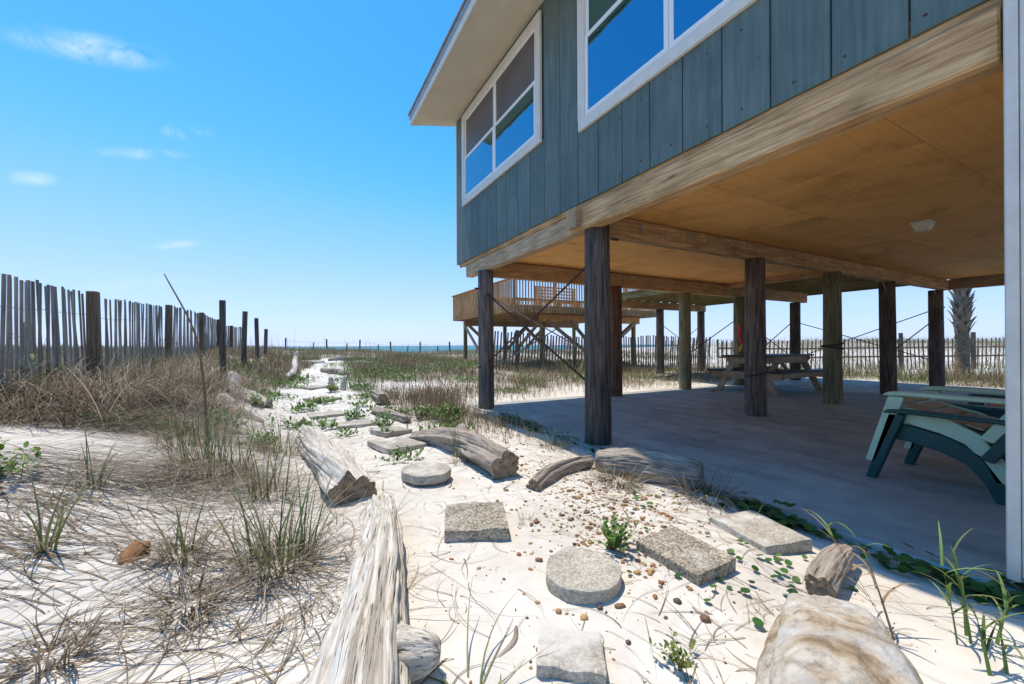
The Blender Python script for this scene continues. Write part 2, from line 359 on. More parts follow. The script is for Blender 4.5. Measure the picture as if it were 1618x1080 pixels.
def mk_sand():
    m, t, b = newmat('white_sand'); c = t.nodes.new('ShaderNodeTexCoord'); v = c.outputs['Object']
    a = noise(t, v, .9, 7, .6); d = noise(t, v, 9, 7, .62); f = noise(t, v, 170, 3, .6)
    col = ramp(t, a, [(.3, (.56, .515, .45)), (.55, (.675, .635, .57)), (.75, (.74, .705, .65))])
    col = mixc(t, 1, col, ramp(t, d, [(.3, (.90, .885, .86)), (.6, (1.03, 1.03, 1.03))]), 'MULTIPLY')
    g = noise(t, v, 46, 4, .7); col = mixc(t, ramp(t, g, [(.69, (0, 0, 0)), (.76, (.75, .75, .75))]), col, (.30, .24, .18))
    at = t.nodes.new('ShaderNodeAttribute'); at.attribute_name = 'tint'; sp = t.nodes.new('ShaderNodeSeparateColor'); t.links.new(at.outputs['Color'], sp.inputs[0])
    lt = ramp(t, noise(t, v, 30, 6, .7), [(.35, (.13, .095, .06)), (.55, (.29, .235, .165)), (.7, (.46, .40, .32))]); col = mixc(t, sp.outputs[0], col, lt)
    t.links.new(col, b.inputs['Base Color']); b.inputs['Roughness'].default_value = .95; b.inputs['Specular IOR Level'].default_value = .1
    h = t.nodes.new('ShaderNodeMath'); h.operation = 'ADD'; k = t.nodes.new('ShaderNodeMath'); k.operation = 'MULTIPLY'; k.inputs[1].default_value = .12
    t.links.new(f, k.inputs[0]); d2 = noise(t, v, 22, 6, .6); t.links.new(k.outputs[0], h.inputs[0]); t.links.new(d2, h.inputs[1]); bump(t, b, h.outputs[0], .45, .012); return m
MAT['sand'] = mk_sand()
def mk_sea():
    m, t, b = newmat('sea_water'); c = t.nodes.new('ShaderNodeTexCoord'); mp = t.nodes.new('ShaderNodeMapping'); mp.inputs['Scale'].default_value = (.02, .09, 1); t.links.new(c.outputs['Object'], mp.inputs[0])
    n = noise(t, mp.outputs[0], 1, 6, .6); t.links.new(ramp(t, n, [(.3, (.010, .12, .125)), (.7, (.03, .19, .185))]), b.inputs['Base Color'])
    b.inputs['Roughness'].default_value = .35; b.inputs['Specular IOR Level'].default_value = .25; bump(t, b, n, .6, .6); return m
MAT['sea'] = mk_sea()
def mk_tint(name, rough=.6, tr=.3, spec=.3):
    m, t, b = newmat(name); a = t.nodes.new('ShaderNodeAttribute'); a.attribute_name = 'tint'
    t.links.new(a.outputs['Color'], b.inputs['Base Color']); b.inputs['Roughness'].default_value = rough; b.inputs['Specular IOR Level'].default_value = spec
    if tr:
        q = t.nodes.new('ShaderNodeBsdfTranslucent'); t.links.new(a.outputs['Color'], q.inputs[0]); x = t.nodes.new('ShaderNodeMixShader'); x.inputs[0].default_value = tr
        o = t.nodes['Material Output']; t.links.new(b.outputs[0], x.inputs[1]); t.links.new(q.outputs[0], x.inputs[2]); t.links.new(x.outputs[0], o.inputs[0])
    return m
MAT['grass'] = mk_tint('grass_blades', .6, .25, .2)
MAT['leaf'] = mk_tint('fleshy_leaves', .4, .2, .4)
MAT['pebble'] = mk_tint('brown_pebbles', .6, 0, .3)
def mk_drift(name, pale, mid, dark, brown, k=.5, iso=1):
    m, t, b = newmat(name); a = t.nodes.new('ShaderNodeAttribute'); a.attribute_name = 'grain'
    mp = t.nodes.new('ShaderNodeMapping'); mp.inputs['Scale'].default_value = (20 * iso, 20 * iso, 1.3); t.links.new(a.outputs['Vector'], mp.inputs[0])
    n = noise(t, mp.outputs[0], 1, 8, .66, .5)
    c = ramp(t, n, [(.27, dark), (.39, mid), (.54, pale), (.8, tuple(min(1, q * 1.14) for q in pale))])
    mp2 = t.nodes.new('ShaderNodeMapping'); mp2.inputs['Scale'].default_value = (3, 3, 2.2); t.links.new(a.outputs['Vector'], mp2.inputs[0])
    n2 = noise(t, mp2.outputs[0], 1, 6, .6, .7); c = mixc(t, ramp(t, n2, [(.48, (0, 0, 0)), (.68, (k, k, k))]), c, brown)
    mp3 = t.nodes.new('ShaderNodeMapping'); mp3.inputs['Scale'].default_value = (30 * iso, 30 * iso, .75 if iso == 1 else 3); t.links.new(a.outputs['Vector'], mp3.inputs[0])
    n3 = noise(t, mp3.outputs[0], 1, 4, .5, .3); cr = ramp(t, n3, [(.33, (.08, .06, .045)), (.385, (1, 1, 1))]); c = mixc(t, .85, c, cr, 'MULTIPLY')
    t.links.new(c, b.inputs['Base Color']); b.inputs['Roughness'].default_value = .85; b.inputs['Specular IOR Level'].default_value = .2
    ad = t.nodes.new('ShaderNodeMath'); ad.operation = 'ADD'; t.links.new(n, ad.inputs[0]); sp = t.nodes.new('ShaderNodeSeparateColor'); t.links.new(cr, sp.inputs[0]); t.links.new(sp.outputs[0], ad.inputs[1]); bump(t, b, ad.outputs[0], .7, .012); return m
MAT['drift_white'] = mk_drift('bleached_driftwood', (.68, .63, .55), (.47, .41, .33), (.16, .125, .09), (.40, .30, .20), .42)
MAT['drift_grey'] = mk_drift('grey_driftwood', (.42, .365, .30), (.25, .20, .155), (.09, .066, .048), (.22, .15, .10), .6)
MAT['drift_tan'] = mk_drift('tan_driftwood', (.50, .44, .36), (.36, .29, .21), (.12, .085, .06), (.33, .215, .12), .95)
def mk_rock():
    m, t, b = newmat('worn_tan_rock'); v = objvec(t); a = noise(t, v, 5.5, 8, .62, .9); d = noise(t, v, 26, 7, .65, .5); w = noise(t, v, 3.2, 5, .6, 1.2)
    c = ramp(t, a, [(.32, (.24, .155, .085)), (.45, (.44, .345, .235)), (.56, (.56, .50, .42)), (.70, (.66, .63, .58))])
    c = mixc(t, 1, c, ramp(t, d, [(.33, (.55, .50, .45)), (.5, (.95, .94, .92)), (.7, (1.1, 1.1, 1.08))]), 'MULTIPLY')
    c = mixc(t, ramp(t, w, [(.50, (0, 0, 0)), (.62, (.8, .8, .8))]), c, (.55, .54, .52))
    t.links.new(c, b.inputs['Base Color']); b.inputs['Roughness'].default_value = .85; bump(t, b, d, .8, .02); return m
MAT['rock'] = mk_rock()
MAT['bark'] = mk_drift('brown_bark', (.34, .18, .09), (.22, .105, .05), (.06, .03, .015), (.28, .13, .06), .6)
def mk_cut():
    m, t, b = newmat('sawn_end_grain'); a = t.nodes.new('ShaderNodeAttribute'); a.attribute_name = 'grain'
    l = t.nodes.new('ShaderNodeVectorMath'); l.operation = 'LENGTH'; t.links.new(a.outputs['Vector'], l.inputs[0])
    mp = noise(t, a.outputs['Vector'], 3, 4, .6); ad = t.nodes.new('ShaderNodeMath'); ad.operation = 'MULTIPLY_ADD'; ad.inputs[1].default_value = .07
    t.links.new(mp, ad.inputs[0]); t.links.new(l.outputs['Value'], ad.inputs[2]); sn = t.nodes.new('ShaderNodeMath'); sn.operation = 'MULTIPLY'; sn.inputs[1].default_value = 60; t.links.new(ad.outputs[0], sn.inputs[0])
    si = t.nodes.new('ShaderNodeMath'); si.operation = 'SINE'; t.links.new(sn.outputs[0], si.inputs[0]); mr = t.nodes.new('ShaderNodeMapRange'); mr.inputs[1].default_value = -1; t.links.new(si.outputs[0], mr.inputs[0])
    c = ramp(t, mr.outputs[0], [(0, (.26, .18, .11)), (1, (.40, .30, .20))]); n = noise(t, a.outputs['Vector'], 2.3, 6, .65, 1)
    c = mixc(t, 1, c, ramp(t, n, [(.32, (.28, .23, .2)), (.5, (1, 1, 1)), (.7, (1.25, 1.2, 1.1))]), 'MULTIPLY'); t.links.new(c, b.inputs['Base Color']); b.inputs['Roughness'].default_value = .9; bump(t, b, n, .8, .02); return m
MAT['cut'] = mk_cut()
def mk_palm():
    m, t, b = newmat('palm_trunk_fibre'); v = objvec(t, (9, 9, 34)); n = noise(t, v, 1, 6, .6, .8)
    t.links.new(ramp(t, n, [(.3, (.13, .085, .05)), (.5, (.30, .215, .13)), (.7, (.50, .42, .31))]), b.inputs['Base Color']); b.inputs['Roughness'].default_value = .9; bump(t, b, n, .9, .02); return m
MAT['palm'] = mk_palm()
MAT['boot'] = wood('palm_boot', (.20, .165, .13), (.38, .33, .27), (.58, .53, .46), 'Z', .85, 30, .2, False)

# ------------------------------------------------------------------ setting: ground and sea
def axis_lines(a, b, fine0, fine1, step, grow=1.22):
    L = list(np.arange(fine0, fine1, step)); s = step; p = L[-1]
    while p < b: s *= grow; p += s; L.append(min(p, b))
    s = step; p = L[0]
    while p > a: s *= grow; p -= s; L.insert(0, max(p, a))
    return np.array(L)
gx = axis_lines(-9000, 9000, -3.4, 3.0, .028, 1.07); gy = axis_lines(-400, 130, .2, 8.2, .03, 1.03)
def pathmask(x, y):
    c = np.interp(y, [0, 2, 4, 6, 8, 10, 13, 16], [.8, .85, .8, .62, .3, .5, .85, 1.1]); w = np.interp(y, [0, 3, 6, 9, 12, 16, 18], [1.4, 1.0, .75, .6, .5, .35, .0])
    return ss(w * .8, w * 1.35, np.abs(x - c))
def sandpatch(x, y): return 1 - 1.0 * np.exp(-(((x - 2.3) / 1.5) ** 2 + ((y - 9.0) / .75) ** 2)) - .6 * np.exp(-(((x - 6) / 3.5) ** 2 + ((y - 7.2) / .6) ** 2))
def littered(x, y):
    a = ss(-.25, -1.0, x) * ss(4.1, 5.0, y) * ss(60, 30, y); b = pathmask(x, y) * sandpatch(x, y) * ss(6.8, 8.5, y) * ss(50, 34, y) * ss(15, 12.5, x)
    c = .8 * np.exp(-(((x - 2.05) / .6) ** 2 + ((y - 6.0) / 1.5) ** 2)); d = ss(13.6, 14.2, x) * ss(20, 16.5, x + .55 * y - 4) * ss(10, 9, y); e_ = ss(30, 50, x)
    n_ = .5 + 1.3 * vn2(x / .9, y / .9, 31) + .9 * vn2(x / .28, y / .28, 32) + .5 * vn2(x / .1, y / .1, 33)
    return np.clip(np.maximum.reduce([a, b, c, d, e_]) * np.clip(.35 + .75 * n_, 0, 1), 0, .9)
XX, YY = np.meshgrid(gx, gy); ZZ = gz(XX, YY); ny, nx = XX.shape
idx = np.arange(nx * ny).reshape(ny, nx)
q = np.stack([idx[:-1, :-1], idx[:-1, 1:], idx[1:, 1:], idx[1:, :-1]], -1).reshape(-1)
gm = mesh('ground', np.stack([XX, YY, ZZ], -1).reshape(-1, 3), (q, np.arange(0, len(q), 4), np.full(len(q) // 4, 4)), MAT['sand'], True, col=np.repeat(littered(XX, YY).reshape(-1, 1), 3, 1))
props(put('ground', gm), kind='structure')
SEA = -2.2
sm = mesh('sea', [(-20000, 60, SEA), (20000, 60, SEA), (20000, 30000, SEA), (-20000, 30000, SEA)], [(0, 1, 2, 3)], MAT['sea'])
props(put('sea', sm), kind='structure')
# carport slab
sl = bar('concrete_slab', 2.55, 13.6, -5.2, 6.36, -.14, 0, MAT['conc'], None, .012); props(sl, kind='structure')

# ------------------------------------------------------------------ the house on piles
H = thing('beach_house', (5.8, 1, 0), 'raised blue-green beach house on timber piles over a concrete carport', 'house')
def pile(x, y, z1, mat, r0=.135, r1=.122, z0=-.3, lean=(0, 0), seed=0, name='pile'):
    n = 22; m = 9; zs = np.linspace(z0, z1, m); an = np.arange(n) * 2 * math.pi / n; V = []
    for i, z in enumerate(zs):
        t = i / (m - 1); rr = r0 + (r1 - r0) * t
        q = rr * (1 + .05 * vn3(np.cos(an) * 1.6 + seed * 7, np.sin(an) * 1.6, z * .8) + .03 * vn3(np.cos(an) * 6, np.sin(an) * 6, z * .5 + seed))
        V += [(q[k] * math.cos(an[k]) + lean[0] * t, q[k] * math.sin(an[k]) + lean[1] * t, z) for k in range(n)]
    f = grid_faces(m, n); f.append(tuple(range((m - 1) * n, m * n)))
    return put(name, mesh('pile', V, f, mat, True), H, (x, y, 0))
ZG = 2.19; ZC = 2.42
PILES = [(2.73, 3.24, 'pile_dark', ZG + .04), (5.70, 3.40, 'pile_dark', ZG), (7.95, 3.45, 'pile_green', ZG), (10.28, 3.52, 'pile_dark', ZG), (12.85, 3.55, 'pile_dark', ZG),
         (2.70, 5.92, 'pile_dark', ZG), (5.55, 6.05, 'pile_brown', ZG - .05), (7.68, 6.15, 'pile_green', ZG - .05), (9.6, 6.12, 'pile_green', ZG - .05), (12.25, 6.2, 'pile_dark', ZG - .05),
         (10.9, 9.72, 'pile_dark', 2.18), (13.0, 9.72, 'pile_dark', 2.18), (5.7, -.9, 'pile_dark', ZG), (9.0, -.9, 'pile_dark', ZG), (12.8, -.9, 'pile_dark', ZG)]
for i, (x, y, mt, z1) in enumerate(PILES):
    pile(x, y, z1, MAT[mt], .138 if i in (0, 1, 2) else .13, .124, -.3, (-.06 if i in (3, 4) else 0, 0), i)
# girders
bar('girder', 2.80, 13.05, 3.37, 3.43, ZG, ZC - .015, MAT['tanX'], H); bar('girder', 2.80, 13.05, 3.45, 3.51, ZG, ZC - .015, MAT['tanX'], H)
bar('girder', 2.72, 12.6, 6.06, 6.18, ZG - .05, ZC - .015, MAT['tanX'], H)
bar('girder', 9.1, 13.2, 9.66, 9.78, 2.18, 2.42, MAT['tanX'], H)
bar('girder', 2.8, 13.0, -.96, -.84, ZG, ZC - .015, MAT['tanX'], H)
for k in range(7):
    x = 3.05 + k * .40; bar('strap', x, x + .035, 3.362, 3.369, 2.25, 2.39 - .02 * (k % 3), MAT['galv'], H, .001)
# sill beams under the long wall
bar('sill_beam', 2.575, 2.715, .52, 3.47, 2.175, 2.40, MAT['tanY'], H, .008)
bar('sill_beam', 2.635, 2.775, 3.52, 6.60, 2.19, 2.40, MAT['greyY'], H, .008)
bar('end_block', 2.50, 2.572, 3.30, 3.46, 2.20, 2.40, MAT['greyX'], H)
bar('band_board', 2.625, 2.665, .52, 6.88, 2.402, 2.56, MAT['tanY'], H)
bar('band_board', 2.667, 8.96, 6.80, 6.86, 2.42, 2.56, MAT['tanX'], H)
bar('rim_joist', 8.96, 9.02, 3.52, 6.05, 2.30, 2.56, MAT['tanY'], H)
bar('edge_beam', 12.91, 13.05, -5, 3.36, 2.19, 2.56, MAT['greyY'], H)
bar('floor', 8.96, 12.9, -4.95, 3.44, 2.56, 2.70, MAT['tanY'], H, 0)
bar('back_wall', 12.93, 13.0, -4.93, 3.44, 2.71, 5.06, MAT['siding'], H, 0)
bar('end_wall', 9.01, 12.92, 3.44, 3.50, 2.64, 5.06, MAT['siding'], H, 0)
bar('end_wall', 9.01, 13.0, -5.0, -4.94, 2.57, 5.06, MAT['siding'], H, 0)
# ceiling: plywood sheets, one by one
y = -4.96; row = 0
while y < 6.7:
    y1 = min(y + 1.22, 6.79) if not (y < 3.2 < 3.44 < y + 1.22) else 3.44; x = 2.72 - (1.22 if row % 2 else 0)
    while x < (12.8 if y < 3.2 else 8.9):
        a = max(x, 2.72); b = min(x + 2.44, 12.9 if y < 3.2 else 8.95)
        if b - a > .1: bar('plywood_sheet', a + .002, b - .002, y + .002, y1 - .002, ZC + .001 * (row % 3), ZC + .016, MAT['ply'], H, 0)
        x += 2.44
    y = y1; row += 1
# floor deck above the sheets (closes the house)
bar('floor', 2.67, 8.95, -4.95, 6.79, 2.56, 2.70, MAT['tanY'], H, 0)
# long wall: boards with grooves, window openings left free
ZB, ZT, XW = 2.46, 5.06, 2.60
WIN = [(4.06, 6.60, 3.41, 4.97), (1.06, 3.335, 3.18, 4.97)]
wall = bar('wall', XW + .022, XW + .10, -5, 6.90, 2.57, ZT, MAT['siding'], H, 0)
yb = 6.92; wb = .322
while yb > -5.1:
    y0, y1 = max(yb - wb + .009, -5.1), yb; segs = [(ZB, ZT)]
    for (wa, wz, z0, z1) in WIN:
        if y1 > wa + .03 and y0 < wz - .03:
            if y0 < wa - .03 or y1 > wz + .03: pass
            segs = [(ZB, z0 + .03), (z1 - .03, ZT)]
    for (a, b) in segs: bar('siding_board', XW, XW + .021, y0, y1, a, b, MAT['siding'], wall, .003)
    yb -= wb
NAIL = cbox(.006, .013, .013, MAT['rust'], .002)
for k in range(36):
    for zz in (2.53, 3.05): put('nail_head', NAIL, wall, (XW - .001, 6.86 - k * .322 * .9 - (k * 37 % 5) * .012, zz + (k * 13 % 7) * .006))
bar('corner_board', XW - .012, XW + .10, 6.923, 6.945, ZB, ZT, MAT['trim'], H, .003)
# other walls and roof
bar('end_wall', 2.71, 9.0, 6.86, 6.92, 2.57, ZT, MAT['siding'], H, 0)
bar('end_wall', 2.71, 9.0, -5.0, -4.94, 2.57, ZT, MAT['siding'], H, 0)
bar('back_wall', 8.93, 9.0, -4.93, 6.85, 2.71, ZT, MAT['siding'], H, 0)
EX = 1.80; RY0, RY1 = -5.4, 7.10
def slab4(name, pts, t, mat, parent):
    c = Vector((sum(p[0] for p in pts) / 4, sum(p[1] for p in pts) / 4, sum(p[2] for p in pts) / 4))
    v = [Vector(p) - c for p in pts] + [Vector(p) - c + Vector((0, 0, t)) for p in pts]
    return put(name, mesh(name, v, [(3, 2, 1, 0), (4, 5, 6, 7), (0, 1, 5, 4), (1, 2, 6, 5), (2, 3, 7, 6), (3, 0, 4, 7)], mat), parent, c)
# soffit panels of the wide eave
ys = [RY1, 5.95, 3.51, 1.07, -1.37, -3.8, RY0]
for a, b in zip(ys[1:], ys[:-1]):
    slab4('soffit_panel', [(EX + .03, a + .002, 4.885), (XW - .002, a + .002, 5.045), (XW - .002, b - .002, 5.045), (EX + .03, b - .002, 4.885)], .012, MAT['soffit'], H)
slab4('soffit_panel', [(XW, 6.95, 5.062), (9.7, 6.95, 5.062), (9.7, RY1 - .002, 5.062), (XW, RY1 - .002, 5.062)], .012, MAT['soffit'], H)
bar('fascia', EX, EX + .025, RY0, RY1, 4.86, 5.02, MAT['trim'], H, .003)
bar('drip_edge', EX - .012, EX - .001, RY0, RY1 + .004, 4.955, 5.045, MAT['metal'], H, .002)
slab4('rake_board', [(EX + .026, RY1 + .001, 4.88), (5.75, RY1 + .001, 5.86), (5.75, RY1 + .022, 5.86), (EX + .026, RY1 + .022, 4.88)], .14, MAT['trim'], H)
slab4('rake_board', [(5.752, RY1 + .001, 5.86), (9.7, RY1 + .001, 4.88), (9.7, RY1 + .022, 4.88), (5.752, RY1 + .022, 5.86)], .14, MAT['trim'], H)
slab4('roof', [(EX - .03, RY0, 5.045), (5.75, RY0, 6.03), (5.75, RY1 + .05, 6.03), (EX - .03, RY1 + .05, 5.045)], .03, MAT['roof'], H)
slab4('roof', [(5.75, RY0, 6.03), (9.75, RY0, 5.045), (9.75, RY1 + .05, 5.045), (5.75, RY1 + .05, 6.03)], .03, MAT['roof'], H)
slab4('roof', [(9.76, RY0, 5.04), (13.5, RY0, 4.98), (13.5, 3.8, 4.98), (9.76, 3.8, 5.04)], .06, MAT['roof'], H)
prism('gable', [(2.7, 5.075), (9.0, 5.075), (5.75, 5.98)], 'Y', 6.87, 6.91, MAT['siding'], H, 0)
prism('gable', [(2.7, 5.075), (9.0, 5.075), (5.75, 5.98)], 'Y', -4.99, -4.95, MAT['siding'], H, 0)
for k in range(26):
    put('screw_cap', cbox(.016, .016, .014, MAT['rust'], .002), H, (EX - .02, RY1 - .1 - k * .45, 5.05))
# windows: trim, frame, four sashes, panes
def window(y0, y1, z0, z1, nm):
    w = bar('window', XW + .006, XW + .0215, y0 + .02, y1 - .02, z0 + .02, z1 - .02, MAT['rubber'], H, 0); t = .105
    xf = XW - .034
    bar('trim', xf, XW - .001, y0, y1, z0, z0 + t, MAT['trim'], w, .003); bar('trim', xf, XW - .001, y0, y1, z1 - t * .9, z1, MAT['trim'], w, .003)
    bar('trim', xf - .003, XW - .001, y0 - .002, y0 + t, z0 + t + .001, z1 - t * .9 - .001, MAT['trim'], w, .003); bar('trim', xf - .003, XW - .001, y1 - t, y1 + .002, z0 + t + .001, z1 - t * .9 - .001, MAT['trim'], w, .003)
    a0, a1, b0, b1 = y0 + t, y1 - t, z0 + t, z1 - t * .9; f = .045; zm = (b0 + b1) / 2 + .0; wd = (a1 - a0) / nm
    for i in range(nm):
        p0, p1 = a0 + i * wd + .002, a0 + (i + 1) * wd - .002
        for (q0, q1, xo, s) in ((b0 + .002, zm + .02, -.014, .045), (zm - .02, b1 - .002, -.004, .045)):
            xa, xb = XW + xo - .014, XW + xo - .002
            if s and q0 > zm - .1: xa, xb = XW - .014, XW - .003
            bar('sash', xa, xb, p0, p1, q0, q0 + s, MAT['vinyl'], w, .003); bar('sash', xa, xb, p0, p1, q1 - s, q1, MAT['vinyl'], w, .003)
            bar('sash', xa, xb, p0, p0 + s, q0 + s, q1 - s, MAT['vinyl'], w, .003); bar('sash', xa, xb, p1 - s, p1, q0 + s, q1 - s, MAT['vinyl'], w, .003)
            bar('pane', (xa + xb) / 2 + .001, xb - .0005, p0 + s, p1 - s, q0 + s, q1 - s, MAT['screen'] if (y0 > 4 and q0 > zm - .1) else MAT['glass'], w, 0)
for (a, b, c, d) in WIN: window(a, b, c, d, 2)
# storage room wall below the house (white, right edge)
MAT['wall_paint'] = plain('grey_white_wall_paint', (.60, .58, .52), .6, 0, .08, 7, .15)
bar('storage_wall', 2.548, 2.598, -3.0, .465, .060, 2.455, MAT['wall_paint'], H, .004)
bar('storage_wall', 2.548, 2.572, -3.0, .465, 2.457, 2.75, MAT['wall_paint'], H, .004)
bar('corner_board', 2.540, 2.572, .467, .505, .040, 2.74, MAT['wall_paint'], H, .005)
bar('storage_partition', 2.60, 5.4, .02, .07, .02, 2.41, MAT['trim'], H, 0)
# ceiling lamp
lp = put('ceiling_lamp', cbox(.17, .17, .02, MAT['vinyl'], .004), H, (6.48, 1.90, ZC - .011))
bm = bmesh.new(); A = [bm.verts.new((sx * .085, sy * .085, .03)) for sx, sy in ((-1, -1), (1, -1), (1, 1), (-1, 1))]; B = [bm.verts.new((sx * .055, sy * .055, -.05)) for sx, sy in ((-1, -1), (1, -1), (1, 1), (-1, 1))]
for k in range(4): bm.faces.new((A[k], A[(k + 1) % 4], B[(k + 1) % 4], B[k]))
bm.faces.new(B); bm.faces.new(A[::-1]); bmesh.ops.recalc_face_normals(bm, faces=bm.faces[:]); bmesh.ops.bevel(bm, geom=bm.edges[:], offset=.006, segments=2, affect='EDGES')
lm = bpy.data.meshes.new('lamp_shade'); bm.to_mesh(lm); bm.free(); lm.materials.append(MAT['lamp']); put('lamp_shade', lm, lp, (6.48, 1.90, ZC - .053))
# slatted porch at the back: joists, boards with gaps
for k in range(10):
    x = 9.10 + k * .42; bar('joist', x, x + .045, 3.52, 9.9, 2.425, 2.60, MAT['greenY'], H, .004)
bar('joist', 13.0, 13.06, 3.52, 9.9, 2.38, 2.60, MAT['greenY'], H, .004)
yb = 3.53
while yb < 9.85:
    bar('porch_board', 9.05, 13.15, yb, yb + .135, 2.602, 2.638, MAT['greenX'], H, .004); yb += .150
# tie rods between the piles
def rod(a, b, m='rust', r=.011): tube('tie_rod', [a, b], r, MAT[m], H, 6, 2)
rod((2.68, 5.92, .68), (2.70, 3.24, 1.88)); rod((2.68, 5.92, 1.86), (2.70, 3.24, .55)); rod((2.70, 5.99, .55), (5.55, 6.12, 2.0), 'galv'); rod((2.70, 5.98, 1.85), (5.55, 6.10, .55), 'galv')
rod((9.6, 6.05, 1.6), (12.25, 6.12, .5)); rod((9.6, 6.05, .45), (12.25, 6.12, 1.75)); rod((12.8, 3.6, 1.75), (12.3, 6.2, .6)); rod((12.8, 3.6, .6), (12.3, 6.2, 1.6))
rod((10.28, 3.6, .7), (12.85, 3.62, 1.5)); rod((7.68, 6.2, .7), (9.6, 6.2, 1.6))
rod((10.9, 9.7, 1.7), (13, 9.7, .6)); rod((10.9, 9.7, .5), (13, 9.7, 1.7))
for (x, y, z) in ((2.55, 5.90, 1.90), (2.58, 5.86, .66), (2.86, 3.12, 2.06), (2.87, 3.14, .52), (12.98, 3.46, 1.8)):
    beam('bolt', (x - .05, y - .01, z), (x + .05, y + .01, z + .01), .022, .022, MAT['rust'], H, .003)
def ring(name, x, y, z, r, rad, tilt=0):
    an = np.linspace(0, 2 * math.pi, 25); P = np.stack([np.cos(an) * r, np.sin(an) * r, tilt * np.cos(an + .8)], -1)
    return put(name, tube_mesh(P, rad, MAT['rope'], 6, 0), H, (x, y, z))
ring('rope', 5.70, 3.40, .58, .142, .007, .03); ring('rope', 7.95, 3.45, .98, .142, .013, .02); ring('rope', 7.95, 3.45, .93, .143, .013, -.02)

# ------------------------------------------------------------------ far deck with railing
D = thing('raised_deck', (10, 15, .1), 'raised wooden deck with baluster railing on braced posts beyond the carport', 'deck')
dx0, dx1, dy0, dy1, dz = 6.72, 13.75, 12.4, 18.5, 2.44
y = dy0 + .05
while y < dy1 - .1: bar('deck_board', dx0 + .05, dx1 - .05, y, y + .138, dz - .036, dz, MAT[('pine', 'X')], D, .004); y += .148
for k in range(18): x = dx0 + .1 + k * .4; bar('joist', x, x + .045, dy0 + .06, dy1 - .06, 2.20, dz - .037, MAT['greyY'], D, .004)
bar('rim_joist', dx0, dx1, dy0, dy0 + .045, 2.18, dz - .002, MAT[('pine', 'X')], D); bar('rim_joist', dx0, dx1, dy1 - .045, dy1, 2.18, dz - .002, MAT[('pine', 'X')], D)
bar('rim_joist', dx0, dx0 + .045, dy0 + .046, dy1 - .046, 2.18, dz - .002, MAT[('pine', 'Y')], D); bar('rim_joist', dx1 - .045, dx1, dy0 + .046, dy1 - .046, 2.18, dz - .002, MAT[('pine', 'Y')], D)
zr = 3.34
for (a, b, o) in ((dx0, dx1, dy0 - .022), (dx0, dx1, dy1 + .022)):
    bar('top_rail', a - .05, b + .05, o - .07, o + .07, zr, zr + .038, MAT[('pine', 'X')], D); x = a + .1
    while x < b - .05: bar('baluster', x, x + .038, o - .019, o + .019, 2.17, zr - .002, MAT[('pine', 'Z')], D, .003); x += .118
    bar('bottom_rail', a, b, o + .021, o + .05, dz + .16, dz + .24, MAT[('pine', 'X')], D) if o < 15 else None
    for x in np.linspace(a + .02, b - .06, 5): bar('rail_post', x, x + .09, o + .052 if o < 15 else o - .14, o + .142 if o < 15 else o - .05, dz + .002, zr - .001, MAT[('pine', 'Z')], D)
for o in (dx0 - .022, dx1 + .022):
    bar('top_rail', o - .07, o + .07, dy0 + .052, dy1 - .052, zr, zr + .038, MAT[('pine', 'Y')], D); y = dy0 + .1
    while y < dy1 - .05: bar('baluster', o - .019, o + .019, y, y + .038, 2.17, zr - .002, MAT[('pine', 'Z')], D, .003); y += .118
    for y in np.linspace(dy0 + 1.3, dy1 - 1.5, 3): bar('rail_post', *((o + .03, o + .12) if o < 10 else (o - .12, o - .03)), y, y + .09, dz + .002, zr - .001, MAT[('pine', 'Z')], D)
bar('girder', 8.2, 13.35, 13.02, 13.10, 1.90, 2.178, MAT[('pine', 'X')], D); bar('girder', 6.85, 13.35, 17.35, 17.43, 1.90, 2.178, MAT['greyX'], D)
for (x, y) in ((8.42, 13.2), (10.9, 13.2), (13.15, 13.2), (6.95, 17.52), (9.0, 17.52), (11.1, 17.52), (13.15, 17.52)):
    bar('deck_post', x - .07, x + .07, y - .07, y + .07, g1(x, y) - .3, 2.175, MAT['greenZ'], D)
for (a, b) in (((8.5, 13.0, 1.95), (10.3, 13.0, .75)), ((13.1, 13.0, 1.95), (11.4, 13.0, .75)), ((8.5, 13.0, .8), (8.3, 14.6, 1.9)), ((7.0, 17.3, 1.95), (8.2, 17.3, .9)), ((9.0, 17.3, .8), (10.1, 17.3, 1.9)), ((11.1, 17.3, 1.9), (10.0, 17.3, .8)),
               ((6.85, 17.4, 1.95), (6.85, 15.4, .55)), ((6.85, 15.4, .4), (6.85, 15.4, 2.18)), ((8.4, 13.4, 1.9), (8.4, 15.6, .6)), ((10.8, 13.0, .8), (9.6, 13.0, 1.95)), ((13.15, 13.3, 1.9), (13.15, 15.2, .7))):
    if abs(a[0] - b[0]) + abs(a[1] - b[1]) < .01: bar('deck_post', a[0] - .05, a[0] + .05, a[1] + .05, a[1] + .15, .1, 2.175, MAT['greyZ'], D)
    else: beam('brace', a, b, .05, .14, MAT['greyZ'], D)
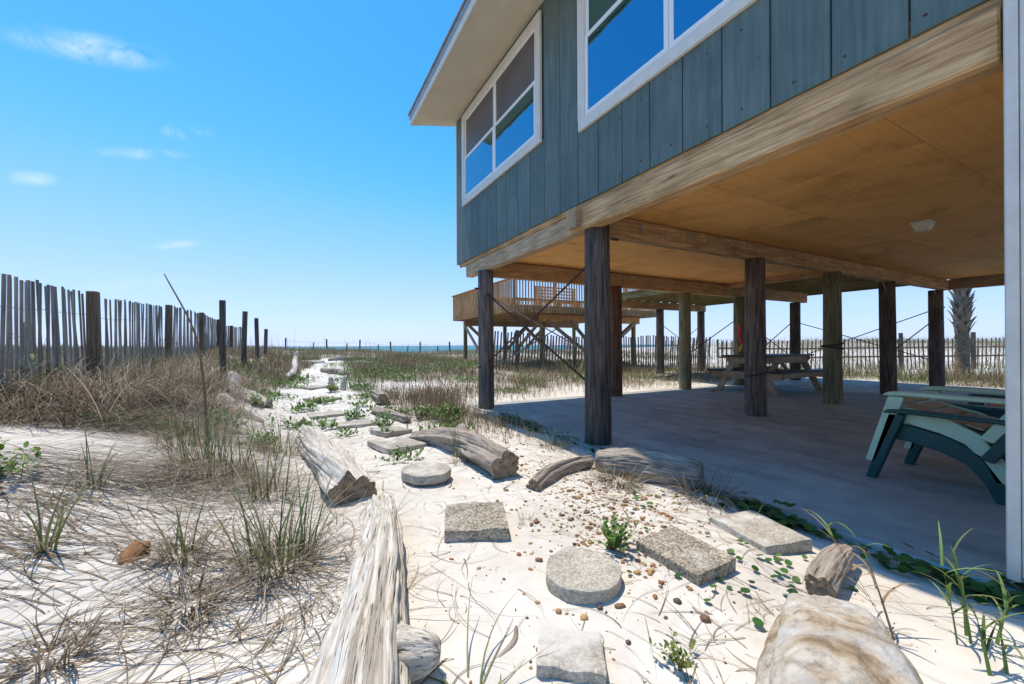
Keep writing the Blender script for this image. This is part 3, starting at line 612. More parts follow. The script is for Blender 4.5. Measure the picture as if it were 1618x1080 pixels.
# benches on the deck
def lattice_bench(x0, x1, y, lab):
    b = thing('deck_bench', ((x0 + x1) / 2, y, dz), lab, 'bench'); 
    for i in range(4): bar('seat_slat', x0, x1, y - .42 + i * .105, y - .325 + i * .105, dz + .40, dz + .435, MAT[('pine', 'X')], b, .004)
    for x in (x0 + .05, (x0 + x1) / 2, x1 - .13): bar('leg', x, x + .08, y - .40, y + .0, dz + .001, dz + .398, MAT[('pine', 'Z')], b); bar('back_post', x, x + .08, y + .03, y + .10, dz + .001, dz + 1.12, MAT[('pine', 'Z')], b)
    for i in range(5): bar('lattice_rail', x0, x1, y + .005, y + .028, dz + .50 + i * .14, dz + .555 + i * .14, MAT[('pine', 'X')], b, .003)
    k = 0; x = x0 + .02
    while x < x1 - .05: bar('lattice_slat', x, x + .06, y - .012, y + .004, dz + .48, dz + 1.12, MAT[('pine', 'Z')], b, .003); x += .15
lattice_bench(9.1, 11.3, 14.9, 'wooden deck bench with open lattice back, seen behind the near pile')
def plain_bench(x0, x1, y, lab):
    b = thing('deck_bench', ((x0 + x1) / 2, y, dz), lab, 'bench')
    for i in range(4): bar('seat_slat', x0, x1, y - .4 + i * .105, y - .305 + i * .105, dz + .42, dz + .455, MAT[('pine', 'X')], b, .004)
    for x in (x0 + .05, x1 - .13): bar('leg', x, x + .08, y - .38, y, dz + .001, dz + .418, MAT[('pine', 'Z')], b); bar('back_post', x, x + .08, y + .03, y + .1, dz + .001, dz + .72, MAT[('pine', 'Z')], b)
    for i in range(3): bar('back_slat', x0, x1, y + .003, y + .028, dz + .5 + i * .08, dz + .57 + i * .08, MAT[('pine', 'X')], b, .003)
plain_bench(11.9, 13.5, 13.5, 'low orange-brown deck bench at the right end of the deck railing')
plain_bench(7.4, 8.8, 16.2, 'low orange-brown deck bench behind the left deck railing')

# ------------------------------------------------------------------ picnic table
def picnic():
    t = thing('picnic_table', (9.0, 5.08, 0), 'tan painted picnic table with dark plank top and bench seats', 'picnic table')
    x0, x1, yc = 8.08, 9.92, 5.08
    for i in range(5): bar('top_plank', x0 - .12, x1 + .12, yc - .38 + i * .153, yc - .38 + i * .153 + .145, .735, .772, MAT['table_top'], t, .004)
    for s in (-1, 1):
        for i in (0, 1):
            a = yc + s * (.56 + i * .15); bar('seat_plank', x0 - .06, x1 + .06, a - .07, a + .07, .43, .465, MAT['table_top'], t, .004)
    for x in (x0 + .06, x1 - .12):
        for s in (-1, 1): prism('leg', [(yc + s * .66, 0), (yc + s * .52, 0), (yc + s * .14, .733), (yc + s * .28, .733)][::s], 'X', x, x + .05, MAT['table'], t)
        prism('seat_support', [(yc - .80, .428), (yc + .80, .428), (yc + .80, .36), (yc + .72, .29), (yc - .72, .29), (yc - .80, .36)], 'X', x + (.052 if x > 9 else -.052), x + (.102 if x > 9 else -.002), MAT['table'], t)
        prism('top_support', [(yc - .37, .733), (yc + .37, .733), (yc + .37, .68), (yc + .31, .60), (yc - .31, .60), (yc - .37, .68)], 'X', x + (.052 if x > 9 else -.052), x + (.102 if x > 9 else -.002), MAT['table'], t)
    for s in (-1, 1):
        bar('apron', x0 + .15, x1 - .15, yc + s * .36 - .018, yc + s * .36 + .018, .60, .733, MAT['table'], t)
        bar('seat_apron', x0 - .02, x1 + .02, yc + s * .755 - .018, yc + s * .755 + .018, .33, .428, MAT['table'], t)
    beam('diagonal_brace', (x0 + .15, yc, .36), (x0 + .62, yc, .72), .04, .08, MAT['table'], t); beam('diagonal_brace', (x1 - .15, yc, .36), (x1 - .62, yc, .72), .04, .08, MAT['table'], t)
picnic()
props(put('wood_block', cbox(.16, .09, .05, MAT['greyX'], .006), None, (7.75, 5.55, .026), (0, 0, .3)), 'small grey wood block lying on the slab beside the picnic table', 'block')

# ------------------------------------------------------------------ stacked garden chairs
def chair(x0, dy, zo, mt, lab, slat=None):
    y = dy; t = thing('garden_chair', (x0 + .3, y + 1.1, zo), lab, 'chair', 'stacked plastic garden chairs'); W_ = .62
    leg = [(1.435, 0), (1.375, 0), (1.215, .47), (1.215, .495), (1.30, .495)]
    rail = [(1.36, .31), (1.2, .30), (1.05, .265), (.93, .215), (.845, .11), (.80, 0), (.715, 0), (.765, .13), (.86, .285), (1.0, .365), (1.2, .415), (1.325, .425)]
    sh = lambda P: [(a + y, b + zo) for a, b in P]
    for a in (0, W_ - .035):
        prism('side_rail', sh(rail), 'X', x0 + a, x0 + a + .035, mt, t, .005)
        prism('front_leg', sh(leg), 'X', x0 + a - (.05 if a == 0 else -.037), x0 + a - (.002 if a == 0 else -.085), mt, t, .006)
        xa = x0 + a - .07 if a == 0 else x0 + a + .015
        prism('armrest', sh([(1.33, .497), (1.30, .525), (1.22, .532), (.62, .528), (.58, .50), (1.20, .502)]), 'X', xa, xa + .10, mt, t, .008)
        prism('arm_support', sh([(.80, .25), (.86, .27), (.72, .50), (.64, .50)]), 'X', x0 + a - (.04 if a == 0 else -.037), x0 + a - (.002 if a == 0 else -.075), mt, t, .005)
    for i in range(5):
        k = i / 4; yy = 1.30 - k * .40; zz = .428 - k * .115 - .015 * math.sin(k * 3.1)
        put('seat_slat', cbox(W_ - .075, .088, .014, slat or mt, .004), t, (x0 + W_ / 2, y + yy, zo + zz + .016), (.27, 0, 0))
    for i in range(5):
        xx = x0 + .07 + i * .12; b = put('back_slat', cbox(.105, .016, .78, mt, .005), t, (xx, y + .655, zo + .64), (.42, 0, 0))
    put('back_crossbar', cbox(W_ - .06, .03, .07, mt, .006), t, (x0 + W_ / 2, y + .70, zo + .48), (.42, 0, 0))
chair(3.83, 0, 0, MAT['dgreen'], 'dark green plastic garden chair, lower of the near stack beside the white wall', MAT['slat_brown'])
chair(3.83, .0, .125, MAT['lgreen'], 'pale green plastic garden chair stacked on the dark green one', MAT['slat_brown'])
chair(5.55, .0, 0, MAT['dgreen'], 'dark green plastic garden chair standing behind the near stack', MAT['slat_brown'])

# hanging red and yellow streamer on the far pile
P = [(9.48, 6.02, 1.47), (9.43, 5.98, 1.36), (9.38, 5.97, 1.22), (9.43, 5.97, 1.08), (9.46, 5.97, .98), (9.40, 5.96, .88), (9.35, 5.96, .82)]
st = tube('streamer', P[:5], [.012, .04, .045, .03, .022], MAT['red'], None, 7); props(st, 'red cloth streamer with yellow tip hanging on a greenish pile', 'streamer')
tube('tip', P[4:], [.022, .03, .012], MAT['yellow'], st, 7)

# ------------------------------------------------------------------ sand fences
def fence(lab, pts, spacing, h, tiltf, posts, ph, pw, pm, sink=.06, wires=(.18, .55, .95), rails=(), nm='sand_fence', pmat='picket', pwid=.038):
    P = [Vector((*p, 0)) for p in pts]; f = thing(nm, (P[0].x, P[0].y, g1(*pts[0])), lab, 'fence')
    L = [0]
    for a, b in zip(P, P[1:]): L.append(L[-1] + (b - a).length)
    def at(s):
        for i in range(len(L) - 1):
            if s <= L[i + 1] + 1e-6: t = (s - L[i]) / (L[i + 1] - L[i]); return P[i].lerp(P[i + 1], t), (P[i + 1] - P[i]).normalized()
        return P[-1], (P[-1] - P[-2]).normalized()
    s = 0; k = 0; rr = random.Random(len(lab)); W_ = {w: [] for w in wires}; var = [cbox(pwid, .012, h + d, MAT[pmat], .002) for d in (-.03, 0, .015, .03)]
    while s < L[-1]:
        p, d = at(s); z = g1(p.x, p.y); tl = tiltf(s) + rr.gauss(0, .008); hh = h
        side = Vector((-d.y, d.x, 0)); lean = rr.gauss(0, .015); ax = (Vector((0, 0, 1)) + d * math.tan(tl) + side * lean).normalized()
        o = put('picket', rr.choice(var), f, p + Vector((0, 0, z - sink)) + ax * hh / 2)
        y_ = ax.cross(d).normalized(); x_ = y_.cross(ax); m3 = Matrix((x_, y_, ax)).transposed() @ Matrix.Rotation(rr.gauss(0, .08), 3, 'Z'); o.rotation_euler = m3.to_euler()
        for w in wires: W_[w].append(p + Vector((0, 0, z - sink)) + ax * (w + .012 * math.sin(s * 2.1)) + side * .009)
        s += spacing * rr.uniform(.95, 1.05); k += 1
    for w in wires: put('wire', tube_mesh([tuple(q - W_[w][0]) for q in W_[w]], .0028, MAT['wire'], 4, 0), f, W_[w][0])
    for i, (x, y, tx) in enumerate(posts):
        z = g1(x, y); o = put('post', cbox(pw, pw, ph, MAT[pm], .008), f, (x, y, z + ph / 2 - .25), (rr.gauss(0, .015), tx, rr.gauss(0, .1)))
    for zr_ in rails:
        for a, b in zip(P, P[1:]):
            n = max(1, int((b - a).length / 2.4))
            for i in range(n):
                q0 = a.lerp(b, i / n); q1 = a.lerp(b, (i + 1) / n - .002); n_ = Vector((-(b - a).normalized().y, (b - a).normalized().x, 0)) * .035
                beam('rail', q0 + n_ + Vector((0, 0, g1(q0.x, q0.y) + zr_)), q1 + n_ + Vector((0, 0, g1(q1.x, q1.y) + zr_)), .03, .07, MAT['greyZ'], f)
    return f
tl = lambda s: .075 * math.cos(s * .85 - .4) * (1 if s < 7.5 else .4)
fence('long grey picket sand fence with square posts along the left dune', [(-2.22, 2.8), (-2.20, 6.5), (-2.25, 10), (-2.3, 14), (-2.45, 19), (-2.3, 25)], .074, 1.22, tl,
      [(-2.12, 6.62, 0), (-2.13, 9.95, .01), (-2.18, 13.4, 0), (-2.3, 17, 0), (-2.35, 20.6, 0), (-2.2, 24.4, 0), (-2.1, 3.3, 0)], 1.42, .098, 'post_brown')
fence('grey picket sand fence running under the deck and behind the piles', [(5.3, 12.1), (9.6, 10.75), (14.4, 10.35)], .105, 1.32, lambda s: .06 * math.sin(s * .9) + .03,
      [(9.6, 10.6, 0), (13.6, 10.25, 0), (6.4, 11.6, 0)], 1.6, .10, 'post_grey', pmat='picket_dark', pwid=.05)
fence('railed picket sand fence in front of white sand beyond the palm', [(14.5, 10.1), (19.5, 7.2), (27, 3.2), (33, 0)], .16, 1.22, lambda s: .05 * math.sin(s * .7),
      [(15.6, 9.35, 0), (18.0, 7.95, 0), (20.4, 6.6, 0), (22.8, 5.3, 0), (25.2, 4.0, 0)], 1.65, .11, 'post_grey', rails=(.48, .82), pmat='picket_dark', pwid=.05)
fence('faded far picket fence seen in the gap beyond the deck posts', [(14.5, 22), (21, 18.5), (27, 16)], .16, 1.2, lambda s: 0, [(17, 20.4, 0), (22, 17.9, 0)], 1.5, .1, 'post_grey')
# loose posts along the path
for (x, y, h, tx, ty, lab) in ((-1.16, 9.0, 1.40, 0, .0, 'tallest lone grey post beside the left fence'), (-1.02, 11.0, 1.30, .0, .03, 'second lone grey post, leaning slightly right, behind the tallest one'),
                             (-.95, 13.6, 1.22, 0, -.02, 'third lone grey post, farthest of the three tall ones'), (-.86, 15.8, .95, 0, .02, 'short lone grey post at the far end of the row')):
    props(put('lone_post', cbox(.10, .10, h + .3, MAT['post_grey'], .006), None, (x, y, g1(x, y) + h / 2 - .15), (tx, ty, .12)), lab, 'post', 'lone posts beside the path')
for (x, y, lab) in ((-4.6, 9.5, 'low brown post behind the left fence, nearer one'), (-5.2, 13, 'low brown post behind the left fence, farther one')):
    props(put('low_post', cbox(.14, .14, 1.1, MAT['post_brown'], .008), None, (x, y, g1(x, y) + .30), (0, 0, .1)), lab, 'post', 'low posts behind the fence')
# beach-side wire fence on the crest
bf = thing('beach_fence', (5, 33.5, g1(5, 33.5)), 'distant wire fence of thin posts along the dune crest before the sea', 'fence')
bp = [(-.6, 33.5), (2.1, 33.2), (4.4, 33.0), (6.6, 32.4), (8.7, 31.6), (10.8, 30.6), (13.5, 29.2)]
for i, (x, y) in enumerate(bp):
    put('post', cbox(.10, .10, 1.2, MAT['post_grey'], .006), bf, (x, y, g1(x, y) + .32), (0, .03 * (-1) ** i, 0))
    if i: put('post', cbox(.07, .07, .8, MAT['post_grey'], .006), bf, (x - .9, y + .3, g1(x - .9, y + .3) + .22), (0, .08, 0))
for w in (.35, .7): put('wire', tube_mesh([(x - 5, y - 33.5, g1(x, y) + w - .06 * (i % 2) - g1(5, 33.5)) for i, (x, y) in enumerate(bp)], .006, MAT['wire'], 4), bf, WL['beach_fence'])

# ------------------------------------------------------------------ cabbage palm
def palm(px, py):
    z0 = g1(px, py); t = thing('palm_tree', (px, py, z0), 'cabbage palm with crisscross boots on its upper trunk, right of the piles', 'palm tree')
    n = 20; V = []; zs = np.linspace(-.1, 4.6, 60); an = np.arange(n) * 2 * math.pi / n
    for z in zs:
        rr = (.165 - .02 * min(1, max(0, z / 1.4))) * (1 + .05 * math.sin(z * 55)) + .05 * max(0, .25 - z)
        V += [(rr * (1 + .05 * float(vn3(math.cos(a) * 3, math.sin(a) * 3, z * 6))) * math.cos(a) + .02 * z, rr * math.sin(a), z) for a in an]
    f = grid_faces(60, n); f.append(tuple(range(59 * n, 60 * n))); put('trunk', mesh('trunk', V, f, MAT['palm'], True), t, (px, py, z0))
    bm = bmesh.new()
    P8 = [(-.075, 0, 0), (.075, 0, 0), (.06, .05, .18), (-.06, .05, .18), (.024, .19, .40), (-.024, .19, .40), (.016, .26, .46), (-.016, .26, .46)]
    vs = [bm.verts.new(p) for p in P8] + [bm.verts.new((p[0] * .8, p[1] - .035, p[2] - .01)) for p in P8]
    for a, b, c, d in ((0, 1, 2, 3), (3, 2, 4, 5), (5, 4, 6, 7)): bm.faces.new([vs[i] for i in (a, b, c, d)]); bm.faces.new([vs[i + 8] for i in (d, c, b, a)])
    for a, b in ((1, 2), (2, 4), (4, 6), (6, 7), (7, 5), (5, 3), (3, 0), (0, 1)): bm.faces.new((vs[a], vs[a + 8], vs[b + 8], vs[b]))
    bmesh.ops.recalc_face_normals(bm, faces=bm.faces[:]); me = bpy.data.meshes.new('boot'); bm.to_mesh(me); bm.free(); me.materials.append(MAT['boot'])
    k = 0
    for i in range(96):
        a = i * 2.399; z = 1.25 + i * .030
        o = put('boot', me, t, (px + .02 * z + .135 * math.cos(a), py + .135 * math.sin(a), z0 + z), (-.18 + random.uniform(-.12, .12), random.uniform(-.35, .35), a - math.pi / 2)); o.scale = (1.05, .36, .75)
    return t, z0
PT, PZ = palm(17.0, 4.18)

# ------------------------------------------------------------------ vegetation geometry (numpy batches)
class Batch:
    def __init__(s): s.V = []; s.F4 = []; s.F3 = []; s.C = []; s.n = 0
    def add(s, V, F4, F3, C):
        s.V.append(V.reshape(-1, 3)); s.C.append(C.reshape(-1, 3))
        if F4 is not None and len(F4): s.F4.append(F4.reshape(-1, 4) + s.n)
        if F3 is not None and len(F3): s.F3.append(F3.reshape(-1, 3) + s.n)
        s.n += V.reshape(-1, 3).shape[0]
    def build(s, name, mat, loc=(0, 0, 0), parent=None, smooth=False):
        V = np.concatenate(s.V) - np.array(loc); C = np.concatenate(s.C)
        f4 = np.concatenate(s.F4) if s.F4 else np.zeros((0, 4), int); f3 = np.concatenate(s.F3) if s.F3 else np.zeros((0, 3), int)
        li = np.concatenate([f4.ravel(), f3.ravel()]); tot = np.concatenate([np.full(len(f4), 4), np.full(len(f3), 3)]); st_ = np.concatenate([[0], np.cumsum(tot)[:-1]])
        return put(name, mesh(name, V, (li, st_, tot), mat, smooth, col=C), parent, loc)
def A_(v, n): return np.full(n, v, float) if np.isscalar(v) else np.asarray(v, float)
def blades(B, x, y, head, L, lean, curl, w, col, twist=0, segs=4, dz=0, z=None, tipcol=None, clampz=True):
    n = len(x); head, L, lean, curl, w, twist = [A_(q, n) for q in (head, L, lean, curl, w, twist)]
    s = np.linspace(0, 1, segs + 1); ds = 1 / segs
    z = gz(x, y) + dz if z is None else z
    P = np.zeros((n, segs + 1, 3)); P[:, 0] = np.stack([x, y, z - .01], -1); Hd = np.zeros((n, segs + 1)); Hd[:, 0] = head
    for i in range(segs):
        t = lean + curl * (s[i] + ds / 2); h = head + twist * (s[i] + ds / 2); Hd[:, i + 1] = h
        P[:, i + 1, 0] = P[:, i, 0] + np.sin(t) * np.cos(h) * L * ds; P[:, i + 1, 1] = P[:, i, 1] + np.sin(t) * np.sin(h) * L * ds; P[:, i + 1, 2] = P[:, i, 2] + np.cos(t) * L * ds
    if clampz:
        zz = gz(P[..., 0], P[..., 1]) + .004; P[:, 1:, 2] = np.maximum(P[:, 1:, 2], zz[:, 1:])
    Wd = w[:, None] * (1 - .8 * s[None, :] ** 1.5) * .5
    sd = np.stack([-np.sin(Hd), np.cos(Hd), np.zeros_like(Hd)], -1) * Wd[..., None]
    V = np.stack([P - sd, P + sd], 2)                                   # n, segs+1, 2, 3
    b = np.arange(n)[:, None] * (segs + 1) * 2 + np.arange(segs)[None, :] * 2
    F = np.stack([b, b + 1, b + 3, b + 2], -1)
    col = np.broadcast_to(np.asarray(col, float), (n, 3)); tip = col if tipcol is None else np.broadcast_to(np.asarray(tipcol, float), (n, 3))
    C = col[:, None, None, :] * (1 - s[None, :, None, None]) + tip[:, None, None, :] * s[None, :, None, None]
    B.add(V, F, None, np.broadcast_to(C, V.shape).copy())
def leaves(B, p, d, nrm, L, w, col):
    n = len(p); L = A_(L, n)[:, None]; w = A_(w, n)[:, None]
    d = d / (np.linalg.norm(d, axis=1)[:, None] + 1e-9); sd = np.cross(d, nrm); sd /= np.linalg.norm(sd, axis=1)[:, None] + 1e-9; up = np.cross(sd, d)
    V = np.stack([p, p + d * L * .3 + sd * w * .42 + up * w * .12, p + d * L * .3 - sd * w * .42 + up * w * .12, p + d * L * .68 + sd * w * .46 + up * w * .14, p + d * L * .68 - sd * w * .46 + up * w * .14, p + d * L + up * w * .02, p + d * L * .3, p + d * L * .68], 1)
    b = np.arange(n)[:, None] * 8
    F3 = np.concatenate([b + np.array([0, 6, 1]), b + np.array([0, 2, 6]), b + np.array([5, 3, 7]), b + np.array([5, 7, 4])], 1).reshape(n, 4, 3)
    F4 = np.concatenate([b + np.array([6, 7, 3, 1]), b + np.array([6, 2, 4, 7])], 1).reshape(n, 2, 4)
    B.add(V, F4, F3, np.broadcast_to(np.asarray(col, float).reshape(-1, 1, 3), (n, 8, 3)).copy())
U = lambda a, b, n: RNG.uniform(a, b, n)
def pick(n, cols, jit=.22):
    c = np.array(cols)[RNG.integers(0, len(cols), n)]; return c * (1 + U(-jit, jit, n))[:, None]
DRY = [(.34, .27, .17), (.42, .34, .23), (.27, .20, .125), (.21, .15, .09), (.38, .31, .22)]
GREY = [(.30, .25, .185), (.42, .36, .275), (.20, .155, .105), (.50, .44, .34)]
BRN = [(.15, .095, .055), (.20, .135, .08), (.12, .085, .05), (.24, .175, .10)]
GRN = [(.115, .165, .045), (.15, .20, .06), (.085, .13, .035), (.19, .22, .09)]
YGR = [(.24, .25, .10), (.30, .28, .13)]
LEAF = [(.12, .22, .035), (.15, .265, .05), (.085, .165, .03), (.20, .30, .08)]

# palm fronds (hidden above the beam in the picture, but the tree has a crown)
cb = Batch(); n = 26
for i in range(n):
    a = i * 2.399; e = 1.2 - i * .065; c0 = np.array([17.1, 4.18, PZ + 4.5]); d0 = np.array([math.cos(a) * math.cos(e), math.sin(a) * math.cos(e), math.sin(e)]); c1 = c0 + d0 * .9
    m_ = 30; fa = np.linspace(-1.25, 1.25, m_); sdv = np.array([-math.sin(a), math.cos(a), 0]); dd = d0[None] * np.cos(fa)[:, None] + sdv[None] * np.sin(fa)[:, None]; dd[:, 2] -= .3 * np.abs(fa)
    leaves(cb, np.repeat(c1[None], m_, 0), dd, np.repeat(np.cross(d0, sdv)[None], m_, 0), .75, .05, pick(m_, [(.06, .12, .03), (.09, .15, .04)])); leaves(cb, c0[None], d0[None], sdv[None], .9, .05, np.array([[.12, .15, .05]]))
cb.build('crown', MAT['leaf'], (17, 4.18, PZ), PT)

# --- broad cover of dune grass (uncountable)
def scatter(n, x0, x1, y0, y1, dens):
    x = U(x0, x1, n); y = U(y0, y1, n); k = RNG.random(n) < np.clip(dens(x, y), 0, 1); x, y = x[k], y[k]
    k = ~((x > 2.3) & (x < 13.8) & (y < 6.5)); return x[k], y[k]
patch = lambda x, y, s=1.6, sd=21: np.clip(.5 + 2.3 * vn2(x / s, y / s, sd), 0, 1)
gb = Batch()
# mid and far field, upright brown and green stems
for (n, x0, x1, y0, y1, hh, cl) in ((105000, -7, 14, 7.0, 17, (.10, .30), 1), (70000, -14, 24, 15, 34, (.14, .36), 1), (62000, 13.8, 26, -6, 13, (.2, .55), 0), (34000, 24, 70, -20, 26, (.3, .8), 0)):
    def dens(x, y):
        d = (.22 + .78 * patch(x, y, 1.3)) * np.clip(.35 + 1.3 * patch(x, y, .45, 77), 0, 1) * pathmask(x, y) * sandpatch(x, y)
        d = d * np.where((x > 3.0) & (x < 14) & (y > 7) & (y < 12.5), .6, 1)
        if x0 == 13.8: d = d * np.where(x + .55 * y > 19.5, .16, 1)
        return d
    x, y = scatter(n, x0, x1, y0, y1, dens); m_ = len(x); c = pick(m_, BRN + BRN + DRY + DRY + YGR[:1]) if cl else pick(m_, BRN + DRY + YGR + YGR); gmk = patch(x, y, 1.1, 33) > .90; c[gmk] = pick(int(gmk.sum()), GRN + YGR)
    blades(gb, x, y, U(0, 6.28, m_), U(*hh, m_), U(.0, .5, m_), U(0, .9, m_), U(.007, .014, m_) * (1 + np.clip(y, 0, 40) / 30), c, 0, 3)
# tall thin seed stalks on the crest
x, y = scatter(420, -6, 14, 18, 33, lambda x, y: .6 * pathmask(x, y)); m_ = len(x); blades(gb, x, y, U(0, 6.28, m_), U(.6, 1.25, m_), U(0, .15, m_), U(0, .5, m_), .012, pick(m_, DRY), 0, 4)
# left dune, dry arching blades
x, y = scatter(19000, -4.5, -.35, 4.2, 9.5, lambda x, y: (.15 + .85 * patch(x, y, .9, 5)) * ss(-.2, -1.1, x)); m_ = len(x)
blades(gb, x, y, U(0, 6.28, m_), U(.25, .7, m_), U(.2, 1.1, m_), U(.4, 2.2, m_), U(.004, .009, m_), pick(m_, DRY + GREY + BRN, .4), U(-1.1, 1.1, m_), 6)
# strip of brown stems between the path and the slab
x, y = scatter(9500, 1.25, 2.75, 3.6, 7.6, lambda x, y: np.exp(-(((x - 2.05) / .62) ** 2 + ((y - 6.1) / 1.5) ** 2)) * .95); m_ = len(x)
blades(gb, x, y, U(0, 6.28, m_), U(.10, .30, m_), U(0, .45, m_), U(0, .8, m_), U(.004, .008, m_), pick(m_, BRN + BRN + DRY[:2] + YGR[:1]), 0, 3)
x, y = scatter(2600, 1.7, 2.62, 1.3, 5.0, lambda x, y: np.exp(-(((x - 2.32 - .04 * y) / .28) ** 2)) * .8); m_ = len(x)
blades(gb, x, y, U(0, 6.28, m_), U(.08, .26, m_), U(.5, 1.4, m_), U(.2, .9, m_), U(.003, .006, m_), pick(m_, DRY + GREY + YGR), U(-1.2, 1.2, m_), 4)
# behind the house
x, y = scatter(6000, 2.6, 13.5, 6.5, 8.3, lambda x, y: .2 + .5 * patch(x, y, .8, 9)); m_ = len(x)
blades(gb, x, y, U(0, 6.28, m_), U(.08, .28, m_), U(0, .7, m_), U(0, .9, m_), U(.005, .009, m_), pick(m_, BRN + DRY + YGR), 0, 3)
props(gb.build('dune_grass', MAT['grass']), 'brown and green dune grass covering the dunes', None, None, 'stuff')

# --- dead runners, roots and twigs lying on the sand (uncountable)
lb = Batch()
def litter(n, cx, cy, sx, sy, L, w, cols, head=None, hj=3.14, tw=1.6, lean=(1.35, 1.6), curl=(-.25, .25), segs=8):
    x = RNG.normal(cx, sx, n); y = RNG.normal(cy, sy, n); k = (x < 2.35) & (y > .15); x, y = x[k], y[k]; n = len(x)
    h = (U(0, 6.28, n) if head is None else head + U(-hj, hj, n)); blades(lb, x, y, h, U(*L, n), U(*lean, n), U(*curl, n), U(*w, n), pick(n, cols), U(-tw, tw, n), segs, .006)
litter(300, -.35, 2.0, .42, .5, (.15, .55), (.0025, .006), GREY + DRY + BRN)
litter(520, -1.0, 2.35, .35, .35, (.25, .6), (.003, .006), GREY + BRN, 2.6, .5, .9)
litter(950, -.9, 3.15, .45, .25, (.2, .7), (.003, .006), GREY + DRY + BRN, .1, .5, .9)
litter(1500, -1.4, 4.5, .6, .24, (.2, .8), (.003, .006), GREY + DRY, .15, .6, .9)
litter(170, -.1, 1.75, .22, .35, (.12, .5), (.0025, .005), GREY + DRY + BRN)
litter(240, .1, 2.6, .25, .8, (.12, .45), (.002, .004), GREY + DRY, None, 3, 2.4)
litter(70, .75, 1.7, .4, .7, (.06, .4), (.0018, .0035), BRN + DRY, None, 3, 2.6)
litter(170, 1.75, 1.1, .35, .4, (.08, .35), (.002, .004), BRN + DRY, 2.4, .8, 1.6)
litter(120, 1.2, .85, .4, .22, (.08, .3), (.002, .004), BRN + DRY, None, 3, 2.0)
litter(260, 1.9, 2.2, .3, .5, (.1, .4), (.002, .004), GREY + DRY, 2.2, .8, 1.2)
litter(160, .9, 3.6, .5, .9, (.06, .3), (.002, .004), GREY + DRY, None, 3, 2.0)
litter(620, .7, 6.2, .8, 1.6, (.08, .32), (.003, .007), GREY + DRY + BRN + BRN)
litter(300, 1.25, 4.6, .35, .8, (.06, .28), (.003, .006), BRN + DRY, None, 3, 2)
litter(420, -.7, 5.2, .4, .8, (.15, .5), (.003, .006), GREY + DRY + BRN, None, 3.1, 1.5, (1.1, 1.5), (-.2, .4))
litter(44, -.6, 1.7, .35, .25, (.5, .9), (.003, .005), BRN + GREY, .35, .5, .8)
# small dark crumbs
for (n, cx, cy, sx, sy) in ((260, .8, 1.8, .5, .7), (220, -.5, 2.0, .5, .5), (160, 1.6, 1.2, .4, .4)):
    x = RNG.normal(cx, sx, n); y = RNG.normal(cy, sy, n); k = (x < 2.3) & (y > .2); x, y = x[k], y[k]; n = len(x)
    blades(lb, x, y, U(0, 6.28, n), U(.008, .025, n), U(1.2, 1.6, n), 0, U(.004, .009, n), pick(n, BRN), 0, 1, .006)
props(lb.build('sand_litter', MAT['grass']), 'dead runners, roots and twigs strewn on the white sand', None, None, 'stuff')

# --- single clumps of dune grass
def clump(lab, x, y, r, specs, cat='grass clump', name='grass_clump', group='dune grass clumps'):
    b = Batch()
    for (n, L, lean, curl, w, cols, tip, tw) in specs:
        a = U(0, 6.28, n); q = r * np.sqrt(U(0, 1, n)); px = x + q * np.cos(a); py = y + q * np.sin(a); h = a + U(-1.1, 1.1, n)
        c = pick(n, cols); blades(b, px, py, h, U(*L, n), U(*lean, n), U(*curl, n), U(*w, n), c, U(-tw, tw, n), 6, 0, None, None if tip is None else pick(n, tip))
    return props(b.build(name, MAT['grass'], (x, y, g1(x, y))), lab, cat, group)
G_up = lambda n, L=(.25, .55): (n, L, (.02, .35), (.1, .9), (.006, .011), GRN + GRN + YGR, GRN + DRY[:2], .3)
G_dry = lambda n, L=(.2, .55): (n, L, (.3, 1.2), (.5, 1.7), (.003, .006), DRY + GREY + BRN[:1], None, 1.2)
G_base = lambda n, L=(.06, .2): (n, L, (.3, 1.4), (.2, 1.2), (.003, .006), BRN + DRY, None, 1.5)
clump('tall green and tan grass clump left of the near bleached log', -.06, 2.0, .13, [G_up(46, (.28, .52)), G_dry(150), G_base(140)])
clump('large green grass clump behind, left of the sawn grey log', -.50, 3.4, .22, [G_up(70, (.25, .5)), G_dry(240, (.25, .6)), G_base(160)])
clump('spiky green grass tuft left of the brown bark piece', -.88, 2.3, .03, [G_up(12, (.25, .42)), G_dry(16, (.3, .6))])
clump('thin wiry tuft standing on bare sand far left', -.95, 2.95, .04, [G_up(8, (.2, .4)), G_dry(26, (.2, .5))])
clump('mixed tuft of green and brown blades beside the brown bark piece', -.42, 2.15, .06, [G_up(12, (.2, .38)), G_dry(80, (.15, .4)), G_base(60)])
clump('small brown tuft low on the sand in front of the bark piece', -.33, 1.80, .08, [G_dry(60, (.1, .3)), G_base(90)])
clump('brown root tuft at the lower left corner', -.60, 1.62, .06, [G_dry(36, (.1, .25)), G_base(90, (.06, .2))])
clump('loose green tuft right of the big green clump', -.15, 2.95, .12, [G_up(26, (.2, .45)), G_dry(90)])
clump('green tuft beside the far end of the sawn grey log', -.12, 4.0, .14, [G_up(36, (.2, .42)), G_dry(90)])
clump('green tuft between the big clump and the reed stalk', -.78, 3.95, .16, [G_up(40, (.22, .45)), G_dry(110)])
clump('sparse green tuft at the knob of the near log', .42, 1.03, .03, [(18, (.2, .42), (.9, 1.4), (.0, .4), (.004, .007), GRN + YGR, DRY[:2], .8)])
clump('tiny dry tuft between the square paver and the gravel', 1.12, 1.95, .03, [(14, (.05, .14), (.1, 1.1), (.1, .7), (.002, .004), YGR + DRY, None, .6)])
clump('dry tan tuft beside the right sawn log', 1.16, 3.1, .05, [(60, (.06, .2), (.2, 1.2), (.2, .9), (.002, .004), DRY + BRN, None, .8)])
